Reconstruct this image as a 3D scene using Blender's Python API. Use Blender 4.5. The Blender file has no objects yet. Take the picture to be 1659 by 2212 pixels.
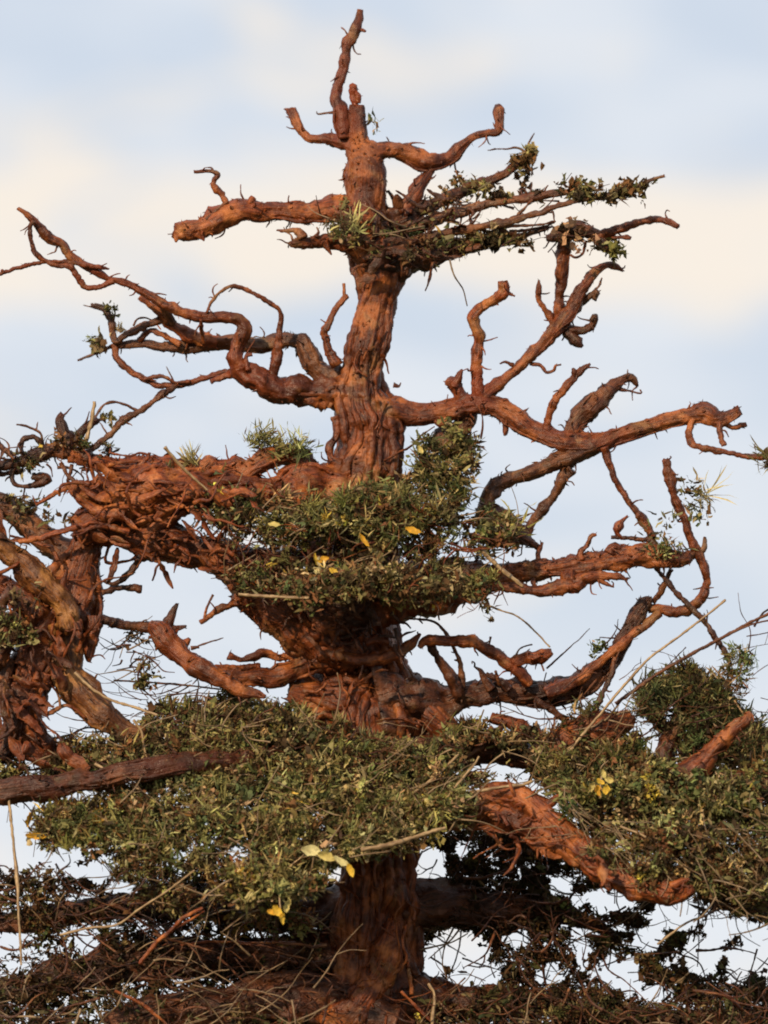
import bpy, math, random
import numpy as np
from mathutils import Vector

# ------------------------------------------------------------------ scene, camera, light
random.seed(7)
RNG = np.random.default_rng(7)
scene = bpy.context.scene
R = math.radians

DIST = 4.0                       # camera to trunk, metres
CAM_Z = 1.5                      # eye height
PITCH = R(5.6)                   # looking slightly up, so the horizon lies below the frame
FRAME_W = 0.45                   # metres across the frame at the trunk
W, H = 1659.0, 2212.0            # photo coordinates used for authoring ("u")
U = FRAME_W / W                  # metres per u at the trunk

cam = bpy.data.cameras.new('camera')
cam.sensor_fit = 'HORIZONTAL'
cam.sensor_width = 36
cam.lens = 36 * DIST / math.cos(PITCH) / FRAME_W
cam.clip_start = 0.1
cam.clip_end = 10000
cam.dof.use_dof = True
cam.dof.focus_distance = DIST - 0.02
cam.dof.aperture_fstop = 11
camo = bpy.data.objects.new('camera', cam)
scene.collection.objects.link(camo)
camo.location = (0, -DIST, CAM_Z)
camo.rotation_euler = (R(90) + PITCH, 0, 0)
scene.camera = camo

SUN_EL, SUN_AZ = R(27), R(210)   # azimuth clockwise from +Y: behind and left of the camera

world = bpy.data.worlds.new('World')
scene.world = world
world.use_nodes = True
nt = world.node_tree
for n in list(nt.nodes):
    nt.nodes.remove(n)


def node(tree, kind, **kw):
    n = tree.nodes.new(kind)
    for k, v in kw.items():
        setattr(n, k, v)
    return n


def math_node(tree, op, a, b=None, c=None, clamp=False):
    n = tree.nodes.new('ShaderNodeMath')
    n.operation = op
    n.use_clamp = clamp
    for i, v in enumerate((a, b, c)):
        if v is None:
            continue
        if isinstance(v, (int, float)):
            n.inputs[i].default_value = v
        else:
            tree.links.new(v, n.inputs[i])
    return n.outputs[0]


def smooth(tree, v, lo, hi):
    n = tree.nodes.new('ShaderNodeMapRange')
    n.interpolation_type = 'SMOOTHSTEP'
    tree.links.new(v, n.inputs['Value'])
    n.inputs['From Min'].default_value = lo
    n.inputs['From Max'].default_value = hi
    return n.outputs['Result']


def mix_col(tree, fac, a, b, mode='MIX'):
    n = tree.nodes.new('ShaderNodeMix')
    n.data_type = 'RGBA'
    n.blend_type = mode
    if isinstance(fac, (int, float)):
        n.inputs[0].default_value = fac
    else:
        tree.links.new(fac, n.inputs[0])
    for i, v in ((6, a), (7, b)):
        if isinstance(v, tuple):
            n.inputs[i].default_value = v if len(v) == 4 else (*v, 1)
        else:
            tree.links.new(v, n.inputs[i])
    return n.outputs[2]


def build_world():
    L = nt.links
    sky = node(nt, 'ShaderNodeTexSky', sky_type='NISHITA')
    sky.sun_disc = False
    sky.sun_elevation = SUN_EL
    sky.sun_rotation = SUN_AZ
    sky.air_density = 1.0
    sky.dust_density = 2.0
    sky.ozone_density = 1.5
    geo = node(nt, 'ShaderNodeTexCoord')
    sep = node(nt, 'ShaderNodeSeparateXYZ')
    L.new(geo.outputs['Generated'], sep.inputs[0])
    az = math_node(nt, 'ARCTAN2', sep.outputs[0], sep.outputs[1])
    el = math_node(nt, 'ARCSINE', sep.outputs[2])
    azd = math_node(nt, 'MULTIPLY', az, 57.2958)
    eld = math_node(nt, 'MULTIPLY', el, 57.2958)

    def layer(sx, sy, ox, oy, detail, rough, dist=0.3):
        c = node(nt, 'ShaderNodeCombineXYZ')
        L.new(math_node(nt, 'MULTIPLY_ADD', azd, sx, ox), c.inputs[0])
        L.new(math_node(nt, 'MULTIPLY_ADD', eld, sy, oy), c.inputs[1])
        t = node(nt, 'ShaderNodeTexNoise')
        t.inputs['Scale'].default_value = 1
        t.inputs['Detail'].default_value = detail
        t.inputs['Roughness'].default_value = rough
        t.inputs['Distortion'].default_value = dist
        L.new(c.outputs[0], t.inputs['Vector'])
        return t.outputs['Fac']
    big = layer(0.46, 1.15, 3.4, 1.7, 6.0, 0.55, 0.8)
    streak = layer(0.34, 1.1, 9.0, 4.2, 5.0, 0.55, 0.6)
    # the cloud bank that lies a few degrees above the horizon
    up = smooth(nt, eld, 6.9, 7.6)
    dn = math_node(nt, 'SUBTRACT', 1.0, smooth(nt, eld, 8.2, 9.1))
    bank = math_node(nt, 'MULTIPLY', up, dn)
    v = math_node(nt, 'MULTIPLY_ADD', bank, 0.2, big)
    cream = smooth(nt, v, 0.53, 0.71)
    veil = smooth(nt, streak, 0.36, 0.72)
    base = mix_col(nt, 0.88, sky.outputs[0], (6.65, 7.4, 8.55))
    c1 = mix_col(nt, math_node(nt, 'MULTIPLY', veil, 0.85), base, (8.2, 8.5, 8.95))
    low = math_node(nt, 'SUBTRACT', 1.0, smooth(nt, eld, 0.5, 6.0))
    c2 = mix_col(nt, math_node(nt, 'MULTIPLY', low, 0.7), c1, (9.1, 9.3, 9.55))
    c3 = mix_col(nt, math_node(nt, 'MULTIPLY', cream, 0.95), c2, (9.6, 8.7, 7.65))
    bg = node(nt, 'ShaderNodeBackground')
    bg.inputs['Strength'].default_value = 0.1
    L.new(c3, bg.inputs['Color'])
    out = node(nt, 'ShaderNodeOutputWorld')
    L.new(bg.outputs[0], out.inputs[0])


build_world()

sun = bpy.data.lights.new('sun', 'SUN')
sun.energy = 4.9
sun.angle = R(2.0)
sun.color = (1.0, 0.79, 0.54)
suno = bpy.data.objects.new('sun', sun)
scene.collection.objects.link(suno)
sd = Vector((math.sin(SUN_AZ) * math.cos(SUN_EL), math.cos(SUN_AZ) * math.cos(SUN_EL), math.sin(SUN_EL)))
suno.rotation_euler = sd.to_track_quat('Z', 'Y').to_euler()
suno.location = (-3, -4, 5)

scene.cycles.filter_width = 1.9
scene.view_settings.view_transform = 'Standard'
scene.view_settings.look = 'None'
scene.view_settings.exposure = 0.0
scene.view_settings.gamma = 1.0
scene.view_settings.use_curve_mapping = False

# ------------------------------------------------------------------ coordinates
CP, SP = math.cos(PITCH), math.sin(PITCH)
FOC = W / 2 / (18.0 / cam.lens)          # focal length in u


def to_world(p):
    """photo coordinates (x, y, depth behind the trunk plane in u) -> metres"""
    p = np.asarray(p, float)
    ax = (p[:, 0] - W / 2) / FOC
    ay = (H / 2 - p[:, 1]) / FOC
    dy = CP - ay * SP
    dz = SP + ay * CP
    t = (DIST + p[:, 2] * U) / dy
    return np.stack([ax * t, -DIST + dy * t, CAM_Z + dz * t], 1)


def solve_ground(x):
    lo, hi = 2212.0, 12000.0
    for _ in range(60):
        m = (lo + hi) / 2
        if to_world([[x, m, 0]])[0, 2] > 0:
            lo = m
        else:
            hi = m
    return lo


Y_GROUND = solve_ground(815)
ROOT = to_world([[815, Y_GROUND, 0]])[0]
ROOT[2] = 0.0


# ------------------------------------------------------------------ noise
def _hash(ix, iy, iz):
    h = (ix * 374761393 + iy * 668265263 + iz * 1274126177) & 0x7fffffff
    h = ((h ^ (h >> 13)) * 1103515245 + 12345) & 0x7fffffff
    h = ((h ^ (h >> 15)) * 69069 + 1) & 0x7fffffff
    return (h ^ (h >> 16)) / float(0x7fffffff)


def vnoise(p):
    """value noise in -1..1 for an (N,3) array"""
    p = np.asarray(p, float)
    i = np.floor(p).astype(np.int64)
    f = p - i
    f = f * f * (3 - 2 * f)
    r = 0
    for dx in (0, 1):
        wx = f[:, 0] if dx else 1 - f[:, 0]
        for dy in (0, 1):
            wy = f[:, 1] if dy else 1 - f[:, 1]
            for dz in (0, 1):
                wz = f[:, 2] if dz else 1 - f[:, 2]
                r = r + wx * wy * wz * _hash(i[:, 0] + dx, i[:, 1] + dy, i[:, 2] + dz)
    return r * 2 - 1


# ------------------------------------------------------------------ mesh helpers
def link(o):
    scene.collection.objects.link(o)
    return o


def tag(o, label=None, cat=None, group=None, kind=None):
    if label: o['label'] = label
    if cat: o['category'] = cat
    if group: o['group'] = group
    if kind: o['kind'] = kind
    return o


class Geo:
    """collects vertices (u space), faces and a colour / fibre value per vertex"""
    def __init__(self):
        self.v, self.f, self.a, self.n = [], [], [], 0

    def add(self, v, faces, attr):
        self.v.append(np.asarray(v, float))
        self.f += [tuple(i + self.n for i in f) for f in faces]
        self.a.append(np.asarray(attr, float))
        self.n += len(v)

    def add_arr(self, v, quads, tris, attr):
        self.v.append(v)
        self.f.append((quads + self.n if quads is not None else None, tris + self.n if tris is not None else None))
        self.a.append(attr)
        self.n += len(v)


def mesh_from(name, verts, quads, tris, attr, attr_name, smooth_shade=True, origin=None):
    """quads (Q,4), tris (T,3) int arrays -> mesh, quickly"""
    me = bpy.data.meshes.new(name)
    nq = len(quads) if quads is not None else 0
    ntr = len(tris) if tris is not None else 0
    idx = []
    if nq: idx.append(quads.reshape(-1))
    if ntr: idx.append(tris.reshape(-1))
    idx = np.concatenate(idx).astype(np.int32)
    starts = np.concatenate([np.arange(nq) * 4, nq * 4 + np.arange(ntr) * 3]).astype(np.int32)
    wv = to_world(verts)
    wv = wv - (ROOT if origin is None else origin)
    me.vertices.add(len(wv))
    me.vertices.foreach_set('co', wv.astype(np.float32).reshape(-1))
    me.loops.add(len(idx))
    me.loops.foreach_set('vertex_index', idx)
    me.polygons.add(nq + ntr)
    me.polygons.foreach_set('loop_start', starts)
    me.polygons.foreach_set('use_smooth', np.full(nq + ntr, smooth_shade))
    at = me.attributes.new(attr_name, 'FLOAT_VECTOR', 'POINT')
    at.data.foreach_set('vector', attr.astype(np.float32).reshape(-1))
    me.update(calc_edges=True)
    me.validate()
    return me


class Buf:
    def __init__(self):
        self.v, self.q, self.t, self.a, self.n = [], [], [], [], 0

    def add(self, v, q, t, a):
        self.v.append(np.asarray(v, float))
        if q is not None and len(q): self.q.append(np.asarray(q, np.int64) + self.n)
        if t is not None and len(t): self.t.append(np.asarray(t, np.int64) + self.n)
        self.a.append(np.asarray(a, float))
        self.n += len(v)

    def build(self, name, mat, parent=None, attr='fib', origin=None, loc=None, shade=True):
        v = np.concatenate(self.v)
        q = np.concatenate(self.q) if self.q else None
        t = np.concatenate(self.t) if self.t else None
        me = mesh_from(name, v, q, t, np.concatenate(self.a), attr, shade, origin)
        me.materials.append(mat)
        o = link(bpy.data.objects.new(name, me))
        if parent is not None:
            o.parent = parent
        if loc is not None:
            o.location = loc
        return o


def spline(pts, step):
    """Catmull-Rom through (x,y,d,r) rows, resampled at about `step`"""
    p = np.asarray(pts, float)
    ext = np.vstack([2 * p[0] - p[1], p, 2 * p[-1] - p[-2]])
    out = []
    for i in range(1, len(ext) - 2):
        a, b, c, d = ext[i - 1], ext[i], ext[i + 1], ext[i + 2]
        n = max(2, int(np.linalg.norm(c[:3] - b[:3]) / step))
        t = (np.arange(n) / n)[:, None]
        out.append(0.5 * (2 * b + (c - a) * t + (2 * a - 5 * b + 4 * c - d) * t ** 2 + (3 * b - a - 3 * c + d) * t ** 3))
    out.append(p[-1:])
    o = np.vstack(out)
    o[:, 3] = np.maximum(o[:, 3], 0.8)
    return o


def frames(c):
    t = np.gradient(c, axis=0)
    t /= np.linalg.norm(t, axis=1)[:, None] + 1e-9
    n = np.zeros_like(t)
    ref = np.array([0, 0, 1.0])
    if abs(t[0] @ ref) > 0.9: ref = np.array([1.0, 0, 0])
    n[0] = ref - t[0] * (ref @ t[0])
    n[0] /= np.linalg.norm(n[0])
    for i in range(1, len(c)):
        v = n[i - 1] - t[i] * (n[i - 1] @ t[i])
        n[i] = v / (np.linalg.norm(v) + 1e-9)
    b = np.cross(t, n)
    return t, n, b


def tube(buf, pts, rough=1.0, sides=None, step=None, ragged=False, fibo=None):
    """a noisy tapering limb; returns (centres, surface points, normals, tangents)"""
    rmax = max(p[3] for p in pts)
    if step is None: step = float(np.clip(rmax * 0.22, 2.6, 6.0))
    s = spline(pts, step)
    c, r = s[:, :3].copy(), s[:, 3] * (0.9 if rmax < 45 else 0.88)
    # gnarl: wander of the centre line
    rbar = float(np.clip(np.median(r), 4.5, 60))
    seed = random.uniform(0, 500)
    k = max(14.0, rmax * 2.2)
    arc = np.concatenate([[0], np.cumsum(np.linalg.norm(np.diff(c, axis=0), axis=1))])
    for ax in range(3):
        q = np.stack([arc / k, np.full_like(arc, seed + ax * 7.7), np.zeros_like(arc)], 1)
        q2 = q * [2.7, 1, 1] + [0, 31.7, 0]
        env = np.minimum(1, arc / (k * 1.5))
        c[:, ax] += (vnoise(q) * 0.26 + (vnoise(q2) * 0.12 if rmax > 5 else 0)) * np.clip(r, 3, 18) * rough * env
    t, n, b = frames(c)
    m = sides or int(np.clip(rmax * 0.95, 7, 40))
    N = len(c)
    ang = np.linspace(0, 2 * math.pi, m, endpoint=False)
    dirs = n[:, None, :] * np.cos(ang)[None, :, None] + b[:, None, :] * np.sin(ang)[None, :, None]
    p0 = c[:, None, :] + dirs * r[:, None, None]
    flat = p0.reshape(-1, 3)
    rr = np.repeat(r, m)
    aa = np.tile(ang, N)
    ss = np.repeat(arc, m)
    off = seed * 0.13
    if m <= 6:
        d = rr * rough * 0.4 * vnoise(flat / 6.0 + off)
    else:
        lump = vnoise(np.stack([ss / (rmax * 1.9 + 10), np.full_like(ss, seed + 3), np.zeros_like(ss)], 1))
        d = rr * rough * (0.17 * lump + 0.30 * vnoise(flat / (rbar * 1.5) + off)
                          + 0.17 * vnoise(flat / (rbar * 0.62) + off + 9))
        # fibrous ridges along the limb
        fb = np.stack([np.cos(aa) * rbar / 5.5, np.sin(aa) * rbar / 5.5, ss / 42 + off], 1)
        d += np.clip(rr * 0.10, 0.3, 3.2) * rough * vnoise(fb)
        d += np.clip(rr * 0.10, 0.3, 2.6) * rough * vnoise(flat / 5.0 + off)
        # occasional knots
        kn = vnoise(np.stack([ss / (rmax * 1.6 + 8), np.cos(aa) * 1.1 + seed, np.sin(aa) * 1.1], 1))
        d += np.clip(kn - 0.45, 0, 1) * rr * 0.8 * rough
    R_ = np.maximum(rr + d, rr * 0.35)
    v = c[:, None, :] + dirs * R_.reshape(N, m, 1)
    # broken end
    v[-1] += t[-1] * (vnoise(v[-1] / 4.0 + off) * r[-1] * 0.5)[:, None]
    surf = v.reshape(-1, 3)
    i = np.arange(N - 1)[:, None] * m
    j = np.arange(m)[None, :]
    j2 = (j + 1) % m
    quads = np.stack([(i + j).ravel(), (i + j2).ravel(), (i + m + j2).ravel(), (i + m + j).ravel()], 1)
    verts = np.vstack([surf, c[:1], (c[-1] + t[-1] * r[-1] * 0.25)[None]])
    a, e = N * m, N * m + 1
    tris = np.vstack([np.stack([np.full(m, a), (j2).ravel(), j.ravel()], 1),
                      np.stack([np.full(m, e), ((N - 1) * m + j).ravel(), ((N - 1) * m + j2).ravel()], 1)])
    fo = seed if fibo is None else fibo
    fib = np.stack([np.cos(aa) * rbar / 6 + fo, np.sin(aa) * rbar / 6, ss / 45], 1)
    fib = np.vstack([fib, fib[:1], fib[-1:]])
    buf.add(verts, quads, tris, fib)
    return c, r, surf, dirs.reshape(-1, 3), np.repeat(t, m, axis=0), rr, v


def flakes(buf, surf, nor, tan, rr, count, size=(6, 16)):
    """peeling shards and thorny spurs standing off the bark"""
    if count <= 0: return
    pick = RNG.integers(0, len(surf), count)
    P, Nn, T = surf[pick], nor[pick], tan[pick]
    rv = RNG.normal(size=(count, 3))
    side = np.cross(Nn, T)
    a = RNG.uniform(-1.1, 1.1, count)[:, None]
    fl = T * np.cos(a) + side * np.sin(a)
    fl *= np.where(RNG.random(count) < 0.5, -1, 1)[:, None]
    sd_ = np.cross(fl, Nn)
    L = RNG.uniform(size[0], size[1], count)[:, None] * np.clip(rr[pick] / 16, 0.45, 1.15)[:, None]
    Wd = L * RNG.uniform(0.22, 0.5, count)[:, None]
    lift = RNG.uniform(-0.05, 0.55, count)[:, None] ** 1
    spur = (RNG.random(count) < 0.14)[:, None]
    lift = np.where(spur, RNG.uniform(0.8, 1.3, count)[:, None], lift)
    Wd = np.where(spur, L * 0.38, Wd)
    b0 = P - Nn * 1.8
    m0 = P + fl * L * 0.45 + Nn * L * lift * 0.35 + rv * 0.6
    tip = P + fl * L * np.where(spur, 0.55, 1.0) + Nn * L * lift + rv * 1.2
    th = Nn * np.where(spur, L * 0.2, 0.9)
    vs = np.stack([b0 - sd_ * Wd, b0 + sd_ * Wd, m0 - sd_ * Wd * 0.75, m0 + sd_ * Wd * 0.75, tip,
                   b0 + th * 2 + fl * L * .05, m0 + th], 1)
    base = (np.arange(count) * 7)[:, None]
    q = np.vstack([base + [0, 1, 3, 2], base + [5, 0, 2, 6], base + [1, 5, 6, 3]])
    tr = np.vstack([base + [2, 3, 4], base + [6, 2, 4], base + [3, 6, 4]])
    fib = np.repeat(RNG.uniform(0, 60, (count, 1, 3)), 7, axis=1).reshape(-1, 3)
    buf.add(vs.reshape(-1, 3), q, tr, fib)


def limb(name, pts, parent, d0=0.0, d1=None, mat=None, rough=1.0, flake=1.0, strands=None, reach=0.6, extra=None):
    """pts: (x, y, r) in photo units, optional 4th value depth; one mesh object"""
    if d1 is None: d1 = d0
    P = []
    n = len(pts)
    for i, p in enumerate(pts):
        d = p[3] if len(p) > 3 else d0 + (d1 - d0) * i / (n - 1)
        P.append((p[0], p[1], d, p[2]))
    buf = Buf()
    fo = random.uniform(0, 300)
    c, r, surf, nor, tan, rr, grid = tube(buf, P, rough, fibo=fo)
    rm = float(np.mean(r))
    if strands is None:
        strands = 0 if rm < 11 else (2 if rm < 20 else 5 if rm < 40 else 11)
    N = len(c)
    for k in range(strands):
        i0 = random.randint(0, int(N * reach))
        i1 = min(N - 1, i0 + random.randint(max(6, int(N * reach * 0.22)), max(8, int(N * min(0.5, reach * 0.8)))))
        if i1 - i0 < 6: continue
        a0 = random.uniform(0, 2 * math.pi)
        tw = random.uniform(-1.3, 1.3)
        m = grid.shape[1]
        ids = np.unique(np.linspace(i0, i1, max(4, (i1 - i0) // 5)).astype(int))
        pr = random.uniform(0.14, 0.27)
        sp = []
        for q_, ii in enumerate(ids):
            f = q_ / (len(ids) - 1)
            a = (a0 + tw * f) % (2 * math.pi)
            g = grid[ii, int(a / (2 * math.pi) * m) % m]
            nn = (g - c[ii])
            nn = nn / (np.linalg.norm(nn) + 1e-9)
            sr = max(2.2, min(r[ii] * pr, 13)) * (0.35 + 0.65 * math.sin(math.pi * min(max(f, .04), .96)))
            sp.append((*(g + nn * sr * 0.1 - nn * (1 - math.sin(math.pi * f)) * sr * 0.9), sr))
        tube(buf, sp, rough * 0.9, sides=8, step=3.6, fibo=fo + k)
    area = float(np.sum(r)) * (np.linalg.norm(c[1] - c[0])) * 6.28
    flakes(buf, surf, nor, tan, rr, int(area / 640 * flake), size=(4, 12))
    # hair-thin rootlets
    for _ in range(int(min(12, area / 2600) * min(flake, 1.5) + random.random() * 0.8)):
        k = random.randrange(len(surf))
        g, nn, tt = surf[k], nor[k], tan[k]
        ln = random.uniform(10, 38)
        dv = nn + tt * random.gauss(0, 0.7) + RNG.normal(size=3) * 0.3
        pts2 = [(*(g - nn * 2), 2.6)]
        q_ = g.copy()
        for s_ in range(3):
            dv = dv + RNG.normal(size=3) * 0.55
            q_ = q_ + dv / np.linalg.norm(dv) * ln / 3
            pts2.append((*q_, 2.1 - 0.5 * s_))
        tube(buf, pts2, 0.9, sides=5, step=3)
    if extra: extra(buf, c, r)
    return buf.build(name, mat or BARK, parent)


# ------------------------------------------------------------------ materials
def new_mat(name):
    m = bpy.data.materials.new(name)
    m.use_nodes = True
    t = m.node_tree
    for n in list(t.nodes): t.nodes.remove(n)
    out = t.nodes.new('ShaderNodeOutputMaterial')
    return m, t, out


def noise_tex(t, vec, scale, detail=4, rough=0.55, dist=0.0):
    n = t.nodes.new('ShaderNodeTexNoise')
    n.inputs['Scale'].default_value = scale
    n.inputs['Detail'].default_value = detail
    n.inputs['Roughness'].default_value = rough
    n.inputs['Distortion'].default_value = dist
    t.links.new(vec, n.inputs['Vector'])
    return n.outputs['Fac']


def bark_material(name, dark, mid, light, grey, grey_amt=0.5, moss_amt=0.3, red=(0.17, 0.045, 0.022)):
    m, t, out = new_mat(name)
    tc = t.nodes.new('ShaderNodeTexCoord').outputs['Object']
    at = t.nodes.new('ShaderNodeAttribute')
    at.attribute_name = 'fib'
    fv = at.outputs['Vector']
    fibre = noise_tex(t, fv, 1.3, 5, 0.6, 0.4)
    fine = noise_tex(t, tc, 420, 4, 0.6)
    patch = noise_tex(t, tc, 62, 3, 0.55, 0.5)
    large = noise_tex(t, tc, 17, 2, 0.5, 0.3)
    speck = noise_tex(t, tc, 900, 2, 0.5)
    col = mix_col(t, smooth(t, fibre, 0.36, 0.64), dark, mid)
    col = mix_col(t, math_node(t, 'MULTIPLY', smooth(t, patch, 0.46, 0.70), 0.85), col, light)
    col = mix_col(t, math_node(t, 'MULTIPLY', smooth(t, large, 0.52, 0.70), 0.7), col, red)
    col = mix_col(t, math_node(t, 'MULTIPLY', smooth(t, noise_tex(t, tc, 33, 4, 0.6, 0.8), 0.56, 0.68), grey_amt), col, grey)
    col = mix_col(t, math_node(t, 'MULTIPLY', smooth(t, noise_tex(t, tc, 88, 4, 0.65), 0.60, 0.72), moss_amt), col, (0.075, 0.07, 0.028))
    col = mix_col(t, math_node(t, 'MULTIPLY', smooth(t, fine, 0.52, 0.70), 0.45), col, dark)
    col = mix_col(t, math_node(t, 'MULTIPLY', smooth(t, speck, 0.68, 0.76), 0.5), col, (0.46, 0.24, 0.11))
    damp = smooth(t, noise_tex(t, tc, 46, 4, 0.6, 0.7), 0.51, 0.62)
    col = mix_col(t, math_node(t, 'MULTIPLY', damp, 0.72), col, dark)
    b = t.nodes.new('ShaderNodeBsdfPrincipled')
    b.inputs['Coat Weight'].default_value = 0.0
    b.inputs['Coat Roughness'].default_value = 0.28
    t.links.new(col, b.inputs['Base Color'])
    ro = math_node(t, 'MULTIPLY_ADD', fine, 0.5, 0.15)
    t.links.new(ro, b.inputs['Roughness'])
    b.inputs['Specular IOR Level'].default_value = 0.32
    h = math_node(t, 'MULTIPLY_ADD', fibre, 1.2, math_node(t, 'MULTIPLY', fine, 0.9))
    h = math_node(t, 'MULTIPLY_ADD', noise_tex(t, tc, 160, 4, 0.6, 0.6), 1.2, h)
    bp = t.nodes.new('ShaderNodeBump')
    bp.inputs['Strength'].default_value = 0.6
    bp.inputs['Distance'].default_value = 0.0014
    t.links.new(h, bp.inputs['Height'])
    t.links.new(bp.outputs[0], b.inputs['Normal'])
    t.links.new(b.outputs[0], out.inputs[0])
    return m


BARK = bark_material('red_brown_bark', (0.042, 0.009, 0.0025), (0.175, 0.042, 0.010), (0.36, 0.110, 0.028), (0.27, 0.140, 0.052), 0.5, 0.2, (0.13, 0.025, 0.007))
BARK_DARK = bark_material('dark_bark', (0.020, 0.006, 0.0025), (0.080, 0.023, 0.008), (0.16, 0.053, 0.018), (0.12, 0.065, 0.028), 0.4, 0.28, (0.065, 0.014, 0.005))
BARK_GREY = bark_material('weathered_bark', (0.034, 0.011, 0.005), (0.135, 0.046, 0.016), (0.26, 0.100, 0.035), (0.20, 0.125, 0.062), 0.6, 0.24, (0.115, 0.030, 0.010))
BARK_ORANGE = bark_material('orange_bark', (0.060, 0.012, 0.003), (0.235, 0.054, 0.012), (0.45, 0.145, 0.036), (0.31, 0.155, 0.05), 0.4, 0.08, (0.18, 0.032, 0.008))
WOOD_BARE = bark_material('bare_wood', (0.045, 0.014, 0.004), (0.19, 0.066, 0.016), (0.38, 0.17, 0.045), (0.17, 0.075, 0.028), 0.4, 0.15, (0.13, 0.035, 0.010))


def leaf_material(name, trans=0.22, rough=0.6):
    m, t, out = new_mat(name)
    at = t.nodes.new('ShaderNodeAttribute')
    at.attribute_name = 'tint'
    tc = t.nodes.new('ShaderNodeTexCoord').outputs['Object']
    f = noise_tex(t, tc, 500, 3, 0.6)
    col = mix_col(t, math_node(t, 'MULTIPLY', smooth(t, f, 0.45, 0.7), 0.35), at.outputs['Color'], (0.06, 0.04, 0.02))
    b = t.nodes.new('ShaderNodeBsdfPrincipled')
    t.links.new(col, b.inputs['Base Color'])
    b.inputs['Roughness'].default_value = rough
    b.inputs['Specular IOR Level'].default_value = 0.15
    tr = t.nodes.new('ShaderNodeBsdfTranslucent')
    t.links.new(col, tr.inputs['Color'])
    mx = t.nodes.new('ShaderNodeMixShader')
    mx.inputs[0].default_value = trans
    t.links.new(b.outputs[0], mx.inputs[1])
    t.links.new(tr.outputs[0], mx.inputs[2])
    t.links.new(mx.outputs[0], out.inputs[0])
    return m


MOSS = leaf_material('moss_blades', 0.2, 0.75)
YELLOW = leaf_material('yellow_leaf', 0.3, 0.5)


def straw_material(name, c0, c1, c2):
    m, t, out = new_mat(name)
    at = t.nodes.new('ShaderNodeAttribute')
    at.attribute_name = 'fib'
    tc = t.nodes.new('ShaderNodeTexCoord').outputs['Object']
    f = noise_tex(t, at.outputs['Vector'], 1.6, 4, 0.6)
    col = mix_col(t, smooth(t, f, 0.35, 0.65), c0, c1)
    col = mix_col(t, math_node(t, 'MULTIPLY', smooth(t, noise_tex(t, tc, 120, 4), 0.5, 0.7), 0.6), col, c2)
    b = t.nodes.new('ShaderNodeBsdfPrincipled')
    t.links.new(col, b.inputs['Base Color'])
    b.inputs['Roughness'].default_value = 0.5
    t.links.new(b.outputs[0], out.inputs[0])
    return m


STRAW = straw_material('dry_straw', (0.17, 0.10, 0.045), (0.38, 0.26, 0.13), (0.14, 0.075, 0.035))
STRAW_OLD = straw_material('old_straw', (0.10, 0.06, 0.03), (0.26, 0.17, 0.085), (0.07, 0.045, 0.025))

# ------------------------------------------------------------------ ground
def ground_material():
    m, t, out = new_mat('meadow_ground')
    tc = t.nodes.new('ShaderNodeTexCoord').outputs['Object']
    col = mix_col(t, smooth(t, noise_tex(t, tc, 0.9, 6), 0.35, 0.65), (0.045, 0.055, 0.02), (0.10, 0.085, 0.04))
    col = mix_col(t, smooth(t, noise_tex(t, tc, 14, 5), 0.45, 0.7), col, (0.075, 0.06, 0.03))
    b = t.nodes.new('ShaderNodeBsdfPrincipled')
    t.links.new(col, b.inputs['Base Color'])
    b.inputs['Roughness'].default_value = 0.95
    t.links.new(b.outputs[0], out.inputs[0])
    return m


gm = bpy.data.meshes.new('ground')
S = 4000.0
gm.from_pydata([(-S, -S, 0), (S, -S, 0), (S, S, 0), (-S, S, 0)], [], [(0, 1, 2, 3)])
gm.materials.append(ground_material())
ground = link(bpy.data.objects.new('ground', gm))
tag(ground, kind='structure')

# ------------------------------------------------------------------ the tree
tree = link(bpy.data.objects.new('gnarled_tree', None))
tree.location = ROOT
tree.empty_display_size = 0.1
tag(tree, 'gnarled red-brown tree with twisted bare boughs and tiers of green moss', 'tree')

trunk_pts = [(770, 226, 19), (769, 252, 21), (768, 285, 24), (768, 312, 30), (784, 345, 42), (786, 385, 43), (785, 425, 50),
             (790, 470, 58), (808, 520, 56), (822, 565, 60), (824, 612, 56), (814, 660, 52), (803, 715, 50), (790, 765, 55),
             (782, 815, 62), (787, 865, 66), (806, 905, 78), (806, 955, 70), (800, 1000, 70), (788, 1060, 82), (775, 1130, 92),
             (768, 1220, 98), (770, 1300, 100), (786, 1365, 82), (792, 1425, 76), (800, 1490, 92), (806, 1560, 104),
             (815, 1650, 98), (820, 1750, 92), (818, 1850, 88), (815, 1950, 92), (805, 2050, 104), (800, 2150, 110), (802, 2240, 112),
             (812, 2600, 112), (820, 3200, 116), (812, 4000, 122), (818, 5000, 130), (815, 6200, 150),
             (815, Y_GROUND - 500, 170), (815, Y_GROUND - 180, 215), (815, Y_GROUND + 20, 300)]
trunk = limb('trunk', trunk_pts, tree, 0, 0, BARK, rough=1.0, strands=54, reach=0.24, flake=0.6)


def bough(pts, d0=0, d1=None, mat=None, name='bough', **kw):
    return limb(name, pts, tree, d0, d1, mat, **kw)


def twig(par, pts, d0=0, d1=None, mat=None, name='twig', **kw):
    kw.setdefault('flake', 0.8)
    return limb(name, pts, par, d0, d1, mat, **kw)


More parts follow.
